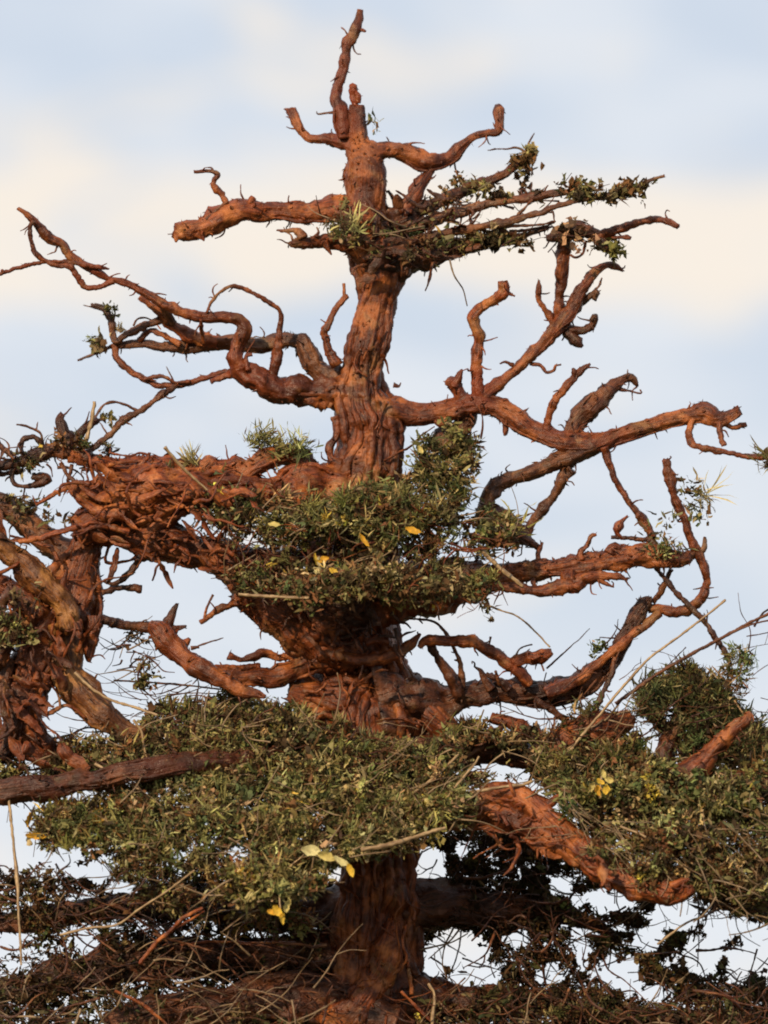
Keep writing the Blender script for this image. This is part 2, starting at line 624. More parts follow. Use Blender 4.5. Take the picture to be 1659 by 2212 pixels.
# --- crown spike and upper arms
b = bough([(745, 300, 22), (740, 270, 19), (738, 240, 17), (728, 208, 13), (730, 180, 12), (744, 132, 12), (748, 95, 14), (762, 74, 15), (771, 50, 11), (778, 22, 7)], -6, 20, name='leader')
twig(b, [(766, 62, 8), (778, 64, 6), (791, 68, 3)], 18, 5)
twig(b, [(742, 238, 4), (715, 243, 3), (688, 246, 2), (684, 240, 1)], 0, -20, BARK_GREY)
twig(trunk, [(768, 228, 8), (764, 208, 8), (762, 190, 10), (770, 188, 5)], -8, -14, BARK_ORANGE)
twig(trunk, [(772, 222, 6), (774, 208, 7), (768, 200, 6)], -14, -20, BARK_ORANGE)
b = bough([(778, 318, 26), (752, 310, 20), (728, 306, 16), (700, 300, 12), (670, 298, 11), (650, 280, 11), (638, 258, 12), (630, 240, 12)], -4, 40, BARK)
twig(b, [(634, 246, 7), (622, 238, 5), (613, 236, 1)], 38, 44)
b = bough([(790, 348, 32), (820, 328, 22), (850, 323, 19), (885, 332, 20), (915, 350, 21), (945, 352, 17), (970, 343, 15), (992, 324, 14), (1020, 300, 12), (1050, 289, 10), (1074, 285, 10), (1080, 262, 9), (1077, 236, 12), (1074, 226, 6)], -6, 50)
twig(b, [(888, 330, 7), (884, 312, 4), (900, 308, 2), (918, 310, 1)], 0, -10)
twig(b, [(940, 355, 11), (920, 384, 13), (902, 408, 15), (886, 436, 20), (872, 465, 30)], 12, -10)
twig(b, [(980, 342, 3), (984, 365, 2.5), (990, 385, 2)], 30, 30, BARK_GREY)
b = bough([(800, 480, 52), (750, 455, 40), (705, 452, 27), (660, 462, 24), (640, 458, 26), (600, 456, 22), (560, 458, 23), (520, 455, 22), (480, 472, 24), (440, 490, 25), (405, 497, 23), (378, 496, 18)], 0, -70, BARK_ORANGE, flake=1.4)
twig(b, [(488, 440, 7), (478, 420, 8), (462, 405, 8), (460, 392, 6), (470, 378, 6), (462, 371, 5), (445, 370, 5), (420, 371, 4)], -45, -55, BARK)
twig(b, [(445, 475, 4), (470, 452, 4), (492, 436, 4)], -72, -58, BARK_GREY)
twig(b, [(395, 505, 9), (382, 514, 6), (380, 523, 2)], -72, -74, BARK_ORANGE)
twig(b, [(425, 505, 9), (438, 515, 5), (441, 521, 1.5)], -72, -76, BARK_ORANGE)
twig(b, [(540, 440, 8), (545, 430, 7), (552, 432, 3)], -50, -50, BARK_ORANGE)
b = bough([(790, 530, 45), (740, 520, 24), (700, 520, 18), (670, 522, 15), (645, 520, 15), (628, 526, 8)], -30, -110, BARK)
twig(b, [(655, 515, 12), (648, 502, 11), (636, 496, 6), (618, 499, 5), (598, 497, 3)], -100, -90)
twig(b, [(700, 522, 12), (710, 540, 6), (716, 550, 2)], -80, -86)
twig(b, [(684, 512, 8), (688, 500, 4), (684, 490, 1.5)], -86, -80)
twig(trunk, [(862, 468, 10), (856, 445, 7), (848, 424, 6), (838, 411, 4)], -4, 16, BARK_DARK)

# --- top tier, right side: long leafy branches
top_mass = bough([(800, 560, 58), (850, 570, 52), (895, 555, 44), (945, 548, 30), (1000, 535, 20), (1060, 520, 15), (1120, 512, 11), (1185, 492, 7)], 0, -60, BARK_DARK, flake=2.2)
f1 = bough([(800, 500, 46), (870, 470, 30), (940, 440, 20), (1000, 415, 15), (1040, 398, 13), (1085, 380, 11), (1115, 360, 10), (1142, 342, 6)], -10, 40, BARK_DARK, flake=2.0)
f2 = bough([(820, 500, 30), (900, 490, 20), (980, 462, 13), (1060, 440, 10), (1140, 428, 9), (1220, 415, 9), (1300, 425, 9), (1365, 408, 7), (1405, 390, 5), (1436, 380, 3)], -30, -90, BARK_GREY, flake=1.8)
f3 = bough([(820, 545, 8), (900, 520, 10), (980, 500, 11), (1060, 488, 10), (1140, 468, 9), (1220, 440, 7), (1265, 430, 5)], -75, -110, BARK_GREY, flake=0.6, strands=0)
twig(f3, [(1040, 490, 5), (1110, 488, 4), (1170, 485, 3), (1200, 478, 2)], -95, -80, BARK_GREY)
twig(f3, [(1100, 500, 4), (1140, 497, 3), (1198, 482, 2)], -70, -60, BARK_GREY)
twig(f2, [(1150, 430, 4), (1115, 470, 3), (1085, 500, 3)], -70, -40, BARK_GREY)
twig(f1, [(1060, 420, 3), (1080, 440, 3), (1110, 450, 3)], -20, -40, BARK_GREY)
twig(f1, [(1128, 345, 4), (1130, 325, 3), (1112, 318, 2.5), (1095, 322, 2), (1070, 322, 1.5)], 40, 30, BARK_GREY)
twig(f1, [(1132, 340, 4), (1138, 318, 3), (1145, 302, 2), (1154, 288, 1.5)], 40, 50, BARK_GREY)

# --- left second tier of bare twisted limbs
I = bough([(795, 852, 56), (735, 848, 42), (680, 850, 34), (640, 842, 34), (600, 842, 33), (562, 822, 30), (528, 803, 27), (511, 772, 22), (520, 738, 18), (528, 708, 15), (510, 688, 12), (470, 685, 12), (430, 685, 12), (395, 675, 12), (355, 655, 11), (315, 632, 10), (275, 612, 9), (240, 605, 9), (205, 585, 10), (175, 568, 9), (150, 552, 9), (130, 525, 10), (100, 510, 11), (84, 490, 10), (62, 468, 7), (38, 450, 4)], 0, -120)
twig(I, [(245, 607, 7), (210, 620, 7), (182, 618, 7), (166, 595, 7), (150, 575, 7), (118, 572, 6), (80, 552, 7), (68, 520, 6), (66, 490, 6), (72, 478, 5)], -105, -130)
twig(I, [(-20, 598, 6), (10, 588, 5), (50, 575, 5), (85, 568, 5), (130, 565, 5), (180, 572, 6), (212, 577, 6), (236, 581, 2)], -135, -95)
twig(I, [(8, 590, 5), (4, 582, 4)], -130, -132)
J = bough([(740, 825, 34), (690, 800, 26), (672, 775, 25), (655, 738, 22), (622, 736, 17), (575, 742, 18), (530, 742, 19), (470, 742, 18), (410, 748, 17), (350, 748, 13), (300, 742, 10), (255, 745, 8)], 15, 60, BARK_GREY, flake=1.5)
twig(J, [(468, 742, 18), (425, 728, 19), (390, 712, 14), (360, 690, 11), (332, 665, 9), (300, 643, 6)], 40, 10, BARK_ORANGE)
twig(J, [(375, 694, 10), (335, 694, 9), (300, 708, 9), (272, 724, 9), (250, 736, 9), (244, 712, 9), (238, 690, 8), (225, 670, 8), (200, 658, 7)], 20, 70, BARK_GREY)
twig(J, [(300, 735, 7), (330, 715, 7), (390, 745, 8)], 50, 20, BARK)
twig(J, [(348, 655, 9), (360, 675, 9), (375, 700, 10)], -10, 10, BARK_GREY)
twig(J, [(252, 742, 5), (232, 752, 5), (205, 764, 4), (168, 779, 3)], 60, 70, BARK_GREY)
twig(J, [(288, 704, 2.5), (296, 690, 2.5), (312, 686, 2.5), (328, 692, 2)], 40, 30, BARK_GREY)
twig(J, [(340, 702, 2), (348, 712, 1.5)], 10, 0)
J4 = twig(J, [(248, 742, 8), (252, 770, 8), (278, 798, 8), (308, 818, 7), (345, 832, 7), (385, 832, 8), (430, 822, 7), (470, 805, 7), (512, 800, 9)], 60, 20)
twig(J, [(310, 820, 5), (345, 812, 5), (380, 826, 4), (410, 825, 4)], 30, 20)
twig(J, [(455, 825, 6), (478, 815, 7), (510, 808, 9)], 0, 10, BARK_ORANGE)
twig(J, [(385, 830, 6), (358, 848, 8), (330, 868, 7), (300, 888, 8), (270, 905, 8), (238, 938, 8), (205, 965, 7), (168, 992, 6)], 28, -10, BARK_GREY)
twig(J, [(300, 888, 3), (265, 872, 3), (235, 870, 3), (215, 885, 3), (200, 910, 3)], 20, 0, BARK_GREY)
twig(I, [(596, 852, 15), (590, 825, 13), (594, 790, 12), (602, 740, 11), (606, 700, 6), (604, 672, 6), (585, 655, 6), (550, 634, 5), (505, 618, 5), (478, 630, 4), (458, 650, 4), (446, 676, 4)], -15, -70)
twig(I, [(434, 690, 5), (436, 715, 5), (440, 740, 5)], -75, -20)
twig(I, [(545, 765, 6), (532, 770, 5), (536, 800, 8)], -50, -50)
twig(trunk, [(728, 790, 14), (712, 762, 10), (704, 735, 8), (700, 718, 8), (712, 695, 7), (722, 672, 7), (742, 648, 8), (752, 640, 5)], -30, -40)
twig(trunk, [(744, 648, 5), (744, 632, 4), (742, 612, 3)], -40, -38)

# --- right limb with its uprights
Hb = bough([(800, 905, 66), (855, 892, 42), (890, 895, 27), (930, 890, 22), (970, 882, 22), (1020, 876, 24), (1060, 878, 25), (1100, 895, 24), (1140, 925, 22), (1185, 945, 22), (1230, 958, 25), (1275, 962, 25), (1310, 955, 20), (1345, 940, 17), (1400, 920, 18), (1450, 902, 19), (1490, 894, 20), (1522, 888, 26), (1548, 902, 20), (1575, 898, 14), (1598, 886, 13)], -10, -60, flake=1.3)
twig(Hb, [(1500, 900, 8), (1490, 925, 8), (1492, 955, 8), (1515, 968, 8), (1560, 975, 7), (1610, 985, 6), (1672, 990, 7)], -58, -80)
twig(Hb, [(1555, 905, 9), (1554, 930, 7), (1562, 962, 6)], -62, -78)
twig(Hb, [(1555, 908, 8), (1578, 922, 7), (1594, 922, 7), (1612, 916, 7)], -60, -40)
G = twig(Hb, [(1020, 872, 26), (1055, 845, 19), (1085, 820, 15), (1120, 795, 15), (1160, 758, 16), (1190, 722, 19), (1212, 695, 21), (1238, 662, 17), (1260, 622, 13), (1285, 590, 10), (1305, 574, 9), (1328, 575, 7), (1346, 586, 2)], -15, 40, name='branch')
twig(Hb, [(1208, 692, 15), (1206, 650, 12), (1212, 605, 12), (1218, 560, 14), (1216, 522, 18), (1215, 510, 14)], 30, 0, name='branch')
twig(Hb, [(1180, 514, 8), (1205, 512, 15), (1240, 498, 16), (1262, 500, 16), (1290, 515, 16), (1312, 532, 14), (1322, 545, 4)], 5, -10, BARK_DARK, name='branch', flake=2)
twig(Hb, [(1290, 512, 12), (1320, 500, 11), (1360, 486, 10), (1400, 476, 9), (1438, 476, 8), (1465, 489, 6)], -8, -40, BARK, name='branch')
twig(Hb, [(1318, 516, 6), (1345, 512, 5), (1362, 514, 3)], -10, -24)
twig(Hb, [(1266, 520, 3), (1260, 545, 3), (1245, 556, 3), (1232, 550, 3)], -4, -10)
twig(Hb, [(1196, 695, 9), (1178, 672, 8), (1164, 650, 7), (1163, 625, 6), (1164, 606, 3)], 25, 10)
twig(Hb, [(1215, 702, 16), (1235, 715, 13), (1262, 714, 10), (1280, 700, 8), (1284, 684, 8), (1276, 692, 6)], 25, 0, BARK_DARK, flake=2)
twig(Hb, [(1222, 715, 12), (1245, 738, 12), (1258, 748, 4)], 20, 10, BARK_DARK, flake=2)
twig(Hb, [(1240, 668, 8), (1262, 650, 10), (1288, 630, 9), (1284, 648, 5)], 38, 20, BARK_DARK, flake=2)
twig(Hb, [(1268, 640, 3), (1292, 620, 3), (1300, 600, 2)], 38, 30, BARK_GREY)
twig(Hb, [(1036, 868, 18), (1032, 820, 12), (1028, 770, 13), (1034, 730, 13), (1024, 692, 14), (1035, 668, 15), (1064, 650, 14), (1086, 626, 14), (1086, 608, 10)], -20, -50, BARK_ORANGE, name='branch')
twig(Hb, [(1086, 625, 9), (1098, 634, 6), (1112, 640, 2)], -48, -56)
twig(Hb, [(1005, 872, 24), (990, 848, 14), (978, 828, 16), (962, 826, 6)], -15, -30)
twig(Hb, [(980, 832, 13), (990, 815, 9), (998, 799, 3)], -28, -36)
twig(Hb, [(1108, 790, 5), (1092, 782, 3.5), (1080, 786, 2.5)], 0, -10)
twig(Hb, [(1145, 785, 5), (1168, 790, 4), (1180, 804, 4), (1196, 800, 4), (1200, 790, 3), (1212, 787, 2)], 0, -20)
twig(Hb, [(1182, 938, 10), (1186, 900, 8), (1196, 872, 9), (1215, 845, 9), (1240, 815, 9), (1260, 797, 7), (1275, 786, 3)], -40, -60)
twig(Hb, [(1240, 820, 6), (1240, 802, 6), (1236, 796, 3)], -56, -60)
twig(Hb, [(1225, 960, 22), (1242, 918, 20), (1268, 888, 26), (1292, 866, 24), (1322, 838, 18), (1348, 820, 12), (1366, 816, 10), (1378, 834, 3)], -20, 30, BARK_GREY, name='branch', flake=1.6)
twig(Hb, [(1335, 840, 4), (1360, 845, 3), (1384, 850, 2), (1382, 842, 1.5)], 15, 10, BARK_GREY)
twig(Hb, [(1285, 960, 22), (1225, 990, 24), (1180, 1008, 18), (1140, 1020, 15), (1100, 1032, 15), (1070, 1055, 18), (1052, 1090, 20), (1050, 1130, 26)], -40, -60, BARK_GREY, name='branch', flake=1.2)
twig(Hb, [(1232, 1012, 16), (1208, 1045, 14), (1190, 1080, 13), (1165, 1110, 12), (1132, 1148, 10)], -40, -20, BARK_GREY, name='branch')
twig(Hb, [(1305, 965, 14), (1315, 1000, 9), (1330, 1038, 8), (1345, 1062, 7), (1368, 1095, 9), (1395, 1130, 11), (1412, 1190, 12)], -50, -30, BARK, name='branch')
twig(Hb, [(965, 905, 12), (948, 915, 8), (940, 908, 3)], -30, -34)
twig(Hb, [(1095, 915, 10), (1092, 935, 6), (1090, 940, 3)], -20, -34)
twig(Hb, [(1010, 890, 22), (1000, 920, 24), (975, 945, 30), (960, 975, 40)], -10, 20, BARK_GREY, name='branch', flake=2)
twig(trunk, [(850, 832, 6), (862, 834, 4), (866, 826, 1.5)], -20, -22)
twig(trunk, [(724, 900, 10), (728, 935, 9), (712, 968, 10), (716, 990, 9), (735, 1000, 12)], -36, -50, BARK)
twig(trunk, [(716, 870, 6), (712, 880, 3), (708, 878, 2)], -40, -40)

# --- left third tier: crumpled fibrous bough and small curls
K = bough([(770, 1060, 70), (700, 1045, 52), (650, 1045, 46), (590, 1060, 45), (520, 1062, 44), (450, 1062, 48), (390, 1062, 54), (330, 1075, 58), (275, 1085, 52), (225, 1072, 38), (180, 1060, 22), (150, 1050, 12)], -30, -150, BARK_ORANGE, rough=1.5, flake=3.2, strands=22)
bough([(690, 1040, 36), (660, 1000, 27), (620, 985, 22), (580, 990, 22), (545, 1008, 22), (515, 1038, 18), (490, 1060, 10)], -20, -70, BARK, flake=1.5)
K2 = bough([(560, 1005, 20), (500, 1010, 22), (430, 1018, 24), (370, 1022, 26), (310, 1020, 26), (260, 1012, 24), (220, 1005, 20), (185, 995, 17), (150, 985, 15)], -40, -120, BARK_ORANGE, rough=1.4, flake=3)
twig(K2, [(195, 990, 14), (150, 978, 17), (110, 975, 18), (70, 985, 15), (30, 1000, 13), (-20, 1012, 12)], -110, -60, BARK_DARK, flake=2.4)
twig(K2, [(150, 985, 18), (145, 955, 20), (135, 925, 15), (128, 905, 11), (134, 895, 8)], -105, -110, BARK_DARK, flake=2.5)
twig(K2, [(150, 960, 10), (175, 935, 12), (195, 918, 10), (212, 905, 6)], -108, -90, BARK_DARK, flake=2)
twig(K2, [(182, 970, 5), (195, 920, 5), (204, 868, 4)], -125, -135, STRAW, flake=0)
twig(K2, [(95, 985, 4), (92, 955, 4), (86, 935, 3), (60, 922, 3), (36, 917, 2)], -80, -90, BARK_GREY)
twig(K2, [(82, 990, 6), (60, 985, 6), (45, 970, 6), (50, 950, 6), (75, 945, 6), (88, 960, 6), (80, 980, 5)], -90, -90, BARK_DARK)
twig(K2, [(30, 985, 8), (10, 970, 7), (0, 962, 6), (-20, 960, 6)], -70, -60, BARK_DARK)
twig(K2, [(40, 1000, 6), (25, 1020, 6), (30, 1045, 5), (60, 1050, 5), (100, 1035, 12), (70, 1028, 9)], -70, -80, BARK_DARK)
twig(K2, [(-10, 1022, 7), (20, 1022, 6), (50, 1015, 6)], -50, -60, BARK_GREY)
twig(K2, [(130, 1000, 6), (150, 1030, 5), (175, 1050, 5)], -110, -120, BARK_DARK)
twig(K2, [(235, 1005, 5), (260, 998, 4), (310, 995, 4), (320, 985, 4), (302, 978, 3), (280, 985, 3), (235, 978, 2)], -130, -140, BARK_ORANGE)
twig(K2, [(300, 1010, 10), (318, 990, 6), (322, 978, 4)], -130, -135, BARK_ORANGE)
twig(K, [(220, 1060, 10), (160, 1050, 7), (120, 1065, 6), (80, 1090, 5)], -155, -120, BARK_ORANGE)
twig(K, [(155, 1062, 10), (185, 1090, 12), (225, 1110, 14), (270, 1110, 20)], -160, -170, BARK_ORANGE)
K3 = bough([(640, 1260, 70), (560, 1240, 58), (490, 1222, 46), (430, 1200, 42), (370, 1178, 40), (310, 1160, 42), (250, 1145, 42), (200, 1140, 36), (170, 1150, 30)], -60, -120, BARK, flake=1.8, rough=1.2)
twig(K3, [(280, 1150, 10), (210, 1130, 7), (160, 1140, 7), (100, 1158, 7), (40, 1172, 6)], -170, -170, BARK_ORANGE)
twig(K3, [(240, 1170, 5), (230, 1195, 4), (232, 1215, 4), (280, 1210, 4), (300, 1195, 3)], -100, -90)
twig(K3, [(305, 1190, 10), (295, 1220, 9), (270, 1248, 8), (245, 1262, 5), (222, 1255, 3)], -110, -100, BARK_DARK)
twig(K3, [(220, 1280, 6), (250, 1272, 7), (280, 1270, 8), (305, 1272, 8)], -100, -90, BARK_DARK)

# --- left upright stem
M = bough([(205, 1130, 30), (185, 1180, 42), (165, 1240, 56), (140, 1310, 72), (110, 1370, 80), (75, 1430, 62), (50, 1490, 52), (55, 1550, 52), (85, 1600, 46), (110, 1640, 26)], -60, -110, BARK, name='side_stem', rough=1.25, flake=2.6, strands=18)
twig(M, [(-40, 1080, 26), (20, 1100, 26), (80, 1150, 26), (140, 1200, 30), (180, 1250, 26)], -40, -70, BARK_GREY, name='branch')
twig(M, [(-40, 1150, 24), (10, 1185, 28), (70, 1235, 30), (130, 1300, 34), (160, 1360, 26)], -140, -150, WOOD_BARE, name='branch', flake=1)
twig(M, [(-30, 1240, 22), (30, 1290, 28), (90, 1330, 34)], -120, -140, BARK, name='branch', flake=2)
twig(M, [(200, 1330, 18), (200, 1370, 20), (195, 1410, 14), (192, 1430, 6)], -120, -125, BARK, name='branch')
twig(M, [(130, 1350, 44), (140, 1410, 40), (150, 1460, 36), (185, 1515, 36), (225, 1550, 34), (265, 1572, 28), (310, 1582, 18)], -110, -160, WOOD_BARE, name='branch', flake=0.8)
twig(M, [(20, 1330, 40), (-10, 1380, 44), (-30, 1430, 40)], -130, -140, BARK_GREY, name='branch', flake=3)
twig(M, [(20, 1420, 18), (10, 1480, 20), (30, 1540, 26), (20, 1600, 24), (0, 1640, 20)], -130, -120, BARK_DARK, name='branch', flake=2.5)
twig(M, [(215, 1335, 10), (250, 1345, 10), (285, 1352, 12), (330, 1358, 14)], -110, -90, BARK_DARK)

# --- left lower branches
Rr = bough([(325, 1352, 14), (345, 1362, 24), (372, 1395, 25), (410, 1428, 26), (450, 1455, 23), (500, 1482, 20), (545, 1500, 12), (572, 1506, 5)], -90, -190, BARK, flake=1.1)
twig(Rr, [(350, 1368, 22), (366, 1345, 14), (374, 1325, 9), (383, 1304, 3)], -92, -94, BARK_DARK)
twig(Rr, [(352, 1362, 14), (380, 1358, 8), (402, 1352, 3)], -90, -96, BARK_DARK)
twig(Rr, [(395, 1405, 8), (400, 1388, 9), (408, 1380, 5)], -100, -105, BARK_ORANGE)
twig(Rr, [(428, 1395, 2), (455, 1386, 2), (482, 1378, 1.5)], -100, -110, BARK_GREY)
twig(Rr, [(412, 1400, 6), (430, 1398, 3)], -104, -104, BARK_GREY)
b = bough([(760, 1400, 48), (705, 1420, 36), (650, 1442, 26), (600, 1465, 24), (555, 1466, 20), (505, 1465, 17), (455, 1448, 14)], -30, -110, BARK)
twig(b, [(690, 1408, 18), (640, 1412, 11), (605, 1420, 8), (575, 1412, 9), (545, 1418, 9), (520, 1425, 6), (495, 1416, 9)], -40, -80)
twig(b, [(520, 1450, 8), (490, 1440, 7), (462, 1442, 6)], -90, -110)
twig(b, [(560, 1440, 9), (535, 1440, 8), (500, 1448, 9)], -70, -90)
cone = bough([(505, 1285, 14), (550, 1300, 40), (610, 1325, 58), (670, 1360, 60), (730, 1395, 58), (770, 1430, 56)], -110, -20, BARK, flake=3, rough=1.2)
bough([(640, 1300, 50), (720, 1310, 60), (790, 1310, 60)], -60, -60, BARK_DARK, flake=2.5)
twig(cone, [(720, 1410, 14), (770, 1425, 16), (820, 1425, 16), (865, 1410, 14), (890, 1388, 9), (908, 1368, 3)], -100, -90, BARK, name='branch')
twig(cone, [(790, 1390, 10), (815, 1380, 11), (840, 1388, 8)], -96, -100, BARK_ORANGE)
twig(cone, [(735, 1425, 12), (730, 1408, 9), (742, 1402, 5)], -110, -112, BARK_ORANGE)
twig(cone, [(432, 1345, 6), (455, 1330, 6), (470, 1318, 8), (495, 1308, 8), (515, 1300, 10)], -130, -110, BARK, flake=2)
twig(cone, [(440, 1340, 3), (448, 1310, 3), (460, 1285, 3)], -130, -120)
b = bough([(880, 1520, 60), (700, 1520, 70), (660, 1510, 42), (630, 1500, 20)], -10, -60, BARK, flake=1)
bough([(830, 1490, 60), (880, 1510, 50), (930, 1545, 38), (975, 1580, 28), (1010, 1600, 16)], -10, -60, BARK, rough=0.7, flake=1.0)

# --- right middle tier
O = bough([(800, 1275, 80), (900, 1275, 62), (970, 1262, 52), (1030, 1248, 42), (1085, 1242, 34), (1140, 1232, 25), (1200, 1232, 22), (1260, 1225, 24), (1320, 1210, 25), (1380, 1203, 26), (1430, 1205, 24), (1475, 1206, 18), (1492, 1205, 12)], -40, -90, BARK, flake=2.2, rough=1.2)
twig(O, [(960, 1290, 16), (1020, 1280, 13), (1080, 1268, 11), (1140, 1274, 12), (1190, 1276, 14), (1230, 1268, 19), (1265, 1252, 16), (1300, 1246, 11), (1335, 1245, 9), (1356, 1252, 3)], -110, -120, BARK, name='branch', flake=2)
twig(O, [(1290, 1250, 8), (1312, 1262, 6), (1325, 1268, 2)], -118, -122)
twig(O, [(1228, 1240, 16), (1230, 1262, 18)], -95, -112)
twig(O, [(1150, 1250, 6), (1156, 1270, 5)], -80, -90)
twig(O, [(1255, 1210, 12), (1255, 1190, 9), (1268, 1178, 6), (1275, 1160, 6), (1288, 1155, 3)], -80, -80)
twig(O, [(1315, 1195, 12), (1325, 1182, 12), (1340, 1186, 8)], -84, -84)
twig(O, [(1162, 1215, 6), (1164, 1190, 6), (1172, 1172, 4)], -70, -70)
twig(O, [(1040, 1150, 26), (1090, 1165, 20), (1130, 1162, 16), (1155, 1178, 10), (1168, 1190, 5)], -80, -50, BARK_DARK, name='branch', flake=2)
twig(O, [(1060, 1115, 30), (1100, 1125, 20), (1130, 1150, 12), (1150, 1172, 7)], -60, -55, BARK_DARK, name='branch', flake=1.5)
twig(O, [(1320, 1160, 5), (1355, 1162, 5), (1390, 1166, 6), (1410, 1170, 8), (1415, 1200, 9)], -80, -80, BARK_DARK)
twig(O, [(1345, 1164, 5), (1333, 1152, 7), (1335, 1138, 12), (1344, 1126, 5), (1356, 1115, 3)], -80, -80, BARK_ORANGE)
Pp = twig(O, [(1478, 1115, 8), (1488, 1150, 10), (1505, 1190, 12), (1520, 1225, 11), (1524, 1255, 10), (1516, 1288, 11), (1492, 1312, 12), (1462, 1322, 12), (1430, 1318, 12), (1402, 1312, 14)], -70, -20, BARK, name='branch')
twig(O, [(1484, 1130, 9), (1464, 1090, 11), (1450, 1055, 12), (1445, 1030, 12), (1440, 1005, 12), (1440, 994, 9)], -60, -70, BARK)
twig(O, [(1480, 1206, 14), (1500, 1195, 10), (1520, 1185, 9), (1522, 1160, 3)], -60, -50, BARK_GREY)
twig(O, [(1415, 1225, 6), (1440, 1255, 6), (1480, 1300, 7), (1515, 1335, 6), (1540, 1370, 7), (1565, 1405, 6), (1580, 1440, 6)], -60, -80, BARK_DARK, flake=2)
twig(O, [(1450, 1230, 5), (1430, 1270, 7), (1412, 1300, 7)], -50, -20, BARK_GREY)

twig(O, [(1030, 1268, 6), (1045, 1285, 4), (1054, 1302, 4), (1058, 1318, 3)], -110, -112, BARK_DARK)
# --- right lower limb that rises to a curl
Q = bough([(820, 1535, 90), (900, 1520, 58), (960, 1520, 40), (1010, 1508, 30), (1070, 1496, 28), (1130, 1494, 30), (1190, 1495, 30), (1240, 1484, 27), (1290, 1450, 24), (1330, 1405, 22), (1358, 1358, 21), (1378, 1322, 22), (1396, 1300, 16), (1404, 1292, 8)], -20, -40, BARK_DARK, flake=1.6)
twig(Q, [(1180, 1500, 20), (1250, 1470, 12), (1310, 1420, 10), (1365, 1375, 10), (1400, 1345, 10), (1425, 1322, 10)], -70, -50, BARK, name='branch')
twig(Q, [(905, 1398, 6), (920, 1384, 11), (960, 1384, 13), (1010, 1386, 14), (1045, 1398, 13), (1085, 1425, 13), (1112, 1440, 14), (1128, 1460, 13), (1142, 1476, 12)], -120, -70, BARK_ORANGE, name='branch', flake=0.7)
twig(Q, [(1108, 1432, 12), (1130, 1422, 17), (1155, 1418, 19), (1180, 1412, 15), (1190, 1408, 9)], -85, -95, BARK_ORANGE, name='branch', flake=1.6)
twig(Q, [(1112, 1420, 3), (1125, 1400, 2), (1150, 1392, 2)], -90, -90, BARK_GREY)
twig(Q, [(1168, 1430, 3), (1175, 1450, 2)], -90, -90, BARK_GREY)
twig(Q, [(928, 1390, 10), (945, 1420, 11), (965, 1455, 12), (988, 1490, 14), (995, 1510, 14)], -100, -50, BARK_DARK, name='branch')
twig(Q, [(985, 1505, 12), (998, 1470, 9), (995, 1440, 6), (985, 1410, 5), (965, 1370, 4), (940, 1345, 3), (910, 1338, 3), (872, 1336, 2)], -50, -90, BARK_GREY)
twig(Q, [(1060, 1490, 12), (1045, 1462, 8), (1038, 1448, 6), (1025, 1440, 2)], -60, -70, BARK_DARK)
twig(Q, [(1100, 1490, 10), (1085, 1472, 10), (1066, 1462, 8), (1050, 1455, 4)], -70, -80, BARK_DARK)
twig(Q, [(1055, 1400, 3), (1060, 1375, 2)], -100, -100, BARK_GREY)
twig(Q, [(1070, 1450, 4), (1080, 1480, 5)], -90, -70, BARK_GREY)
twig(Q, [(1155, 1510, 9), (1200, 1540, 8), (1240, 1570, 8), (1265, 1590, 7)], -70, -50, BARK_DARK)
twig(Q, [(1330, 1420, 6), (1320, 1460, 6), (1300, 1500, 8), (1285, 1540, 7), (1270, 1580, 6)], -70, -90, BARK_DARK, flake=2)
twig(Q, [(1060, 1550, 14), (1110, 1565, 16), (1160, 1590, 18), (1180, 1620, 12), (1210, 1655, 8)], -60, -90, BARK, name='branch', flake=2.5)
twig(Q, [(1000, 1640, 6), (1060, 1600, 6), (1090, 1560, 7)], -100, -70, BARK_GREY)
twig(Q, [(875, 1292, 3), (905, 1300, 2), (925, 1310, 2)], -110, -110, BARK_GREY)
twig(Q, [(935, 1290, 3), (945, 1315, 2.5), (948, 1340, 2)], -100, -100, BARK_GREY)

# --- right lower: broad orange limb sloping down
Sb = bough([(830, 1790, 40), (900, 1782, 32), (960, 1758, 24), (1020, 1732, 22), (1080, 1714, 22), (1130, 1726, 24), (1180, 1764, 26), (1232, 1810, 31), (1285, 1854, 35), (1335, 1890, 36), (1385, 1912, 34), (1430, 1924, 31), (1465, 1930, 26), (1478, 1928, 20), (1494, 1922, 11)], -120, -400, BARK_ORANGE, rough=0.8, flake=0.8, strands=7)
twig(Sb, [(1450, 1915, 12), (1475, 1905, 8), (1490, 1898, 3)], -390, -400, BARK_ORANGE)
twig(Sb, [(1290, 1880, 14), (1310, 1905, 9), (1316, 1925, 4)], -310, -320, BARK)
twig(Sb, [(1180, 1740, 14), (1205, 1722, 8), (1220, 1712, 4)], -240, -250, BARK)
bough([(930, 1775, 18), (1000, 1766, 30), (1070, 1762, 32), (1140, 1782, 32), (1210, 1826, 28), (1260, 1862, 18)], -120, -280, BARK, flake=1.5)
bough([(820, 1610, 60), (920, 1610, 50), (1060, 1620, 34), (1200, 1650, 32), (1320, 1670, 34), (1420, 1690, 36), (1500, 1700, 34), (1600, 1690, 28), (1700, 1680, 24)], 20, -180, BARK_DARK, flake=1.2)
bough([(1180, 1650, 24), (1215, 1600, 34), (1280, 1572, 40), (1340, 1560, 32), (1360, 1545, 16)], -90, -80, BARK, flake=2)
bough([(1420, 1690, 24), (1440, 1620, 22), (1470, 1560, 18), (1500, 1500, 10)], -110, -20, BARK_DARK)
tw = bough([(1480, 1690, 40), (1515, 1645, 22), (1545, 1610, 18), (1580, 1580, 16), (1610, 1555, 14), (1620, 1538, 7)], -200, -210, BARK, flake=1.5)

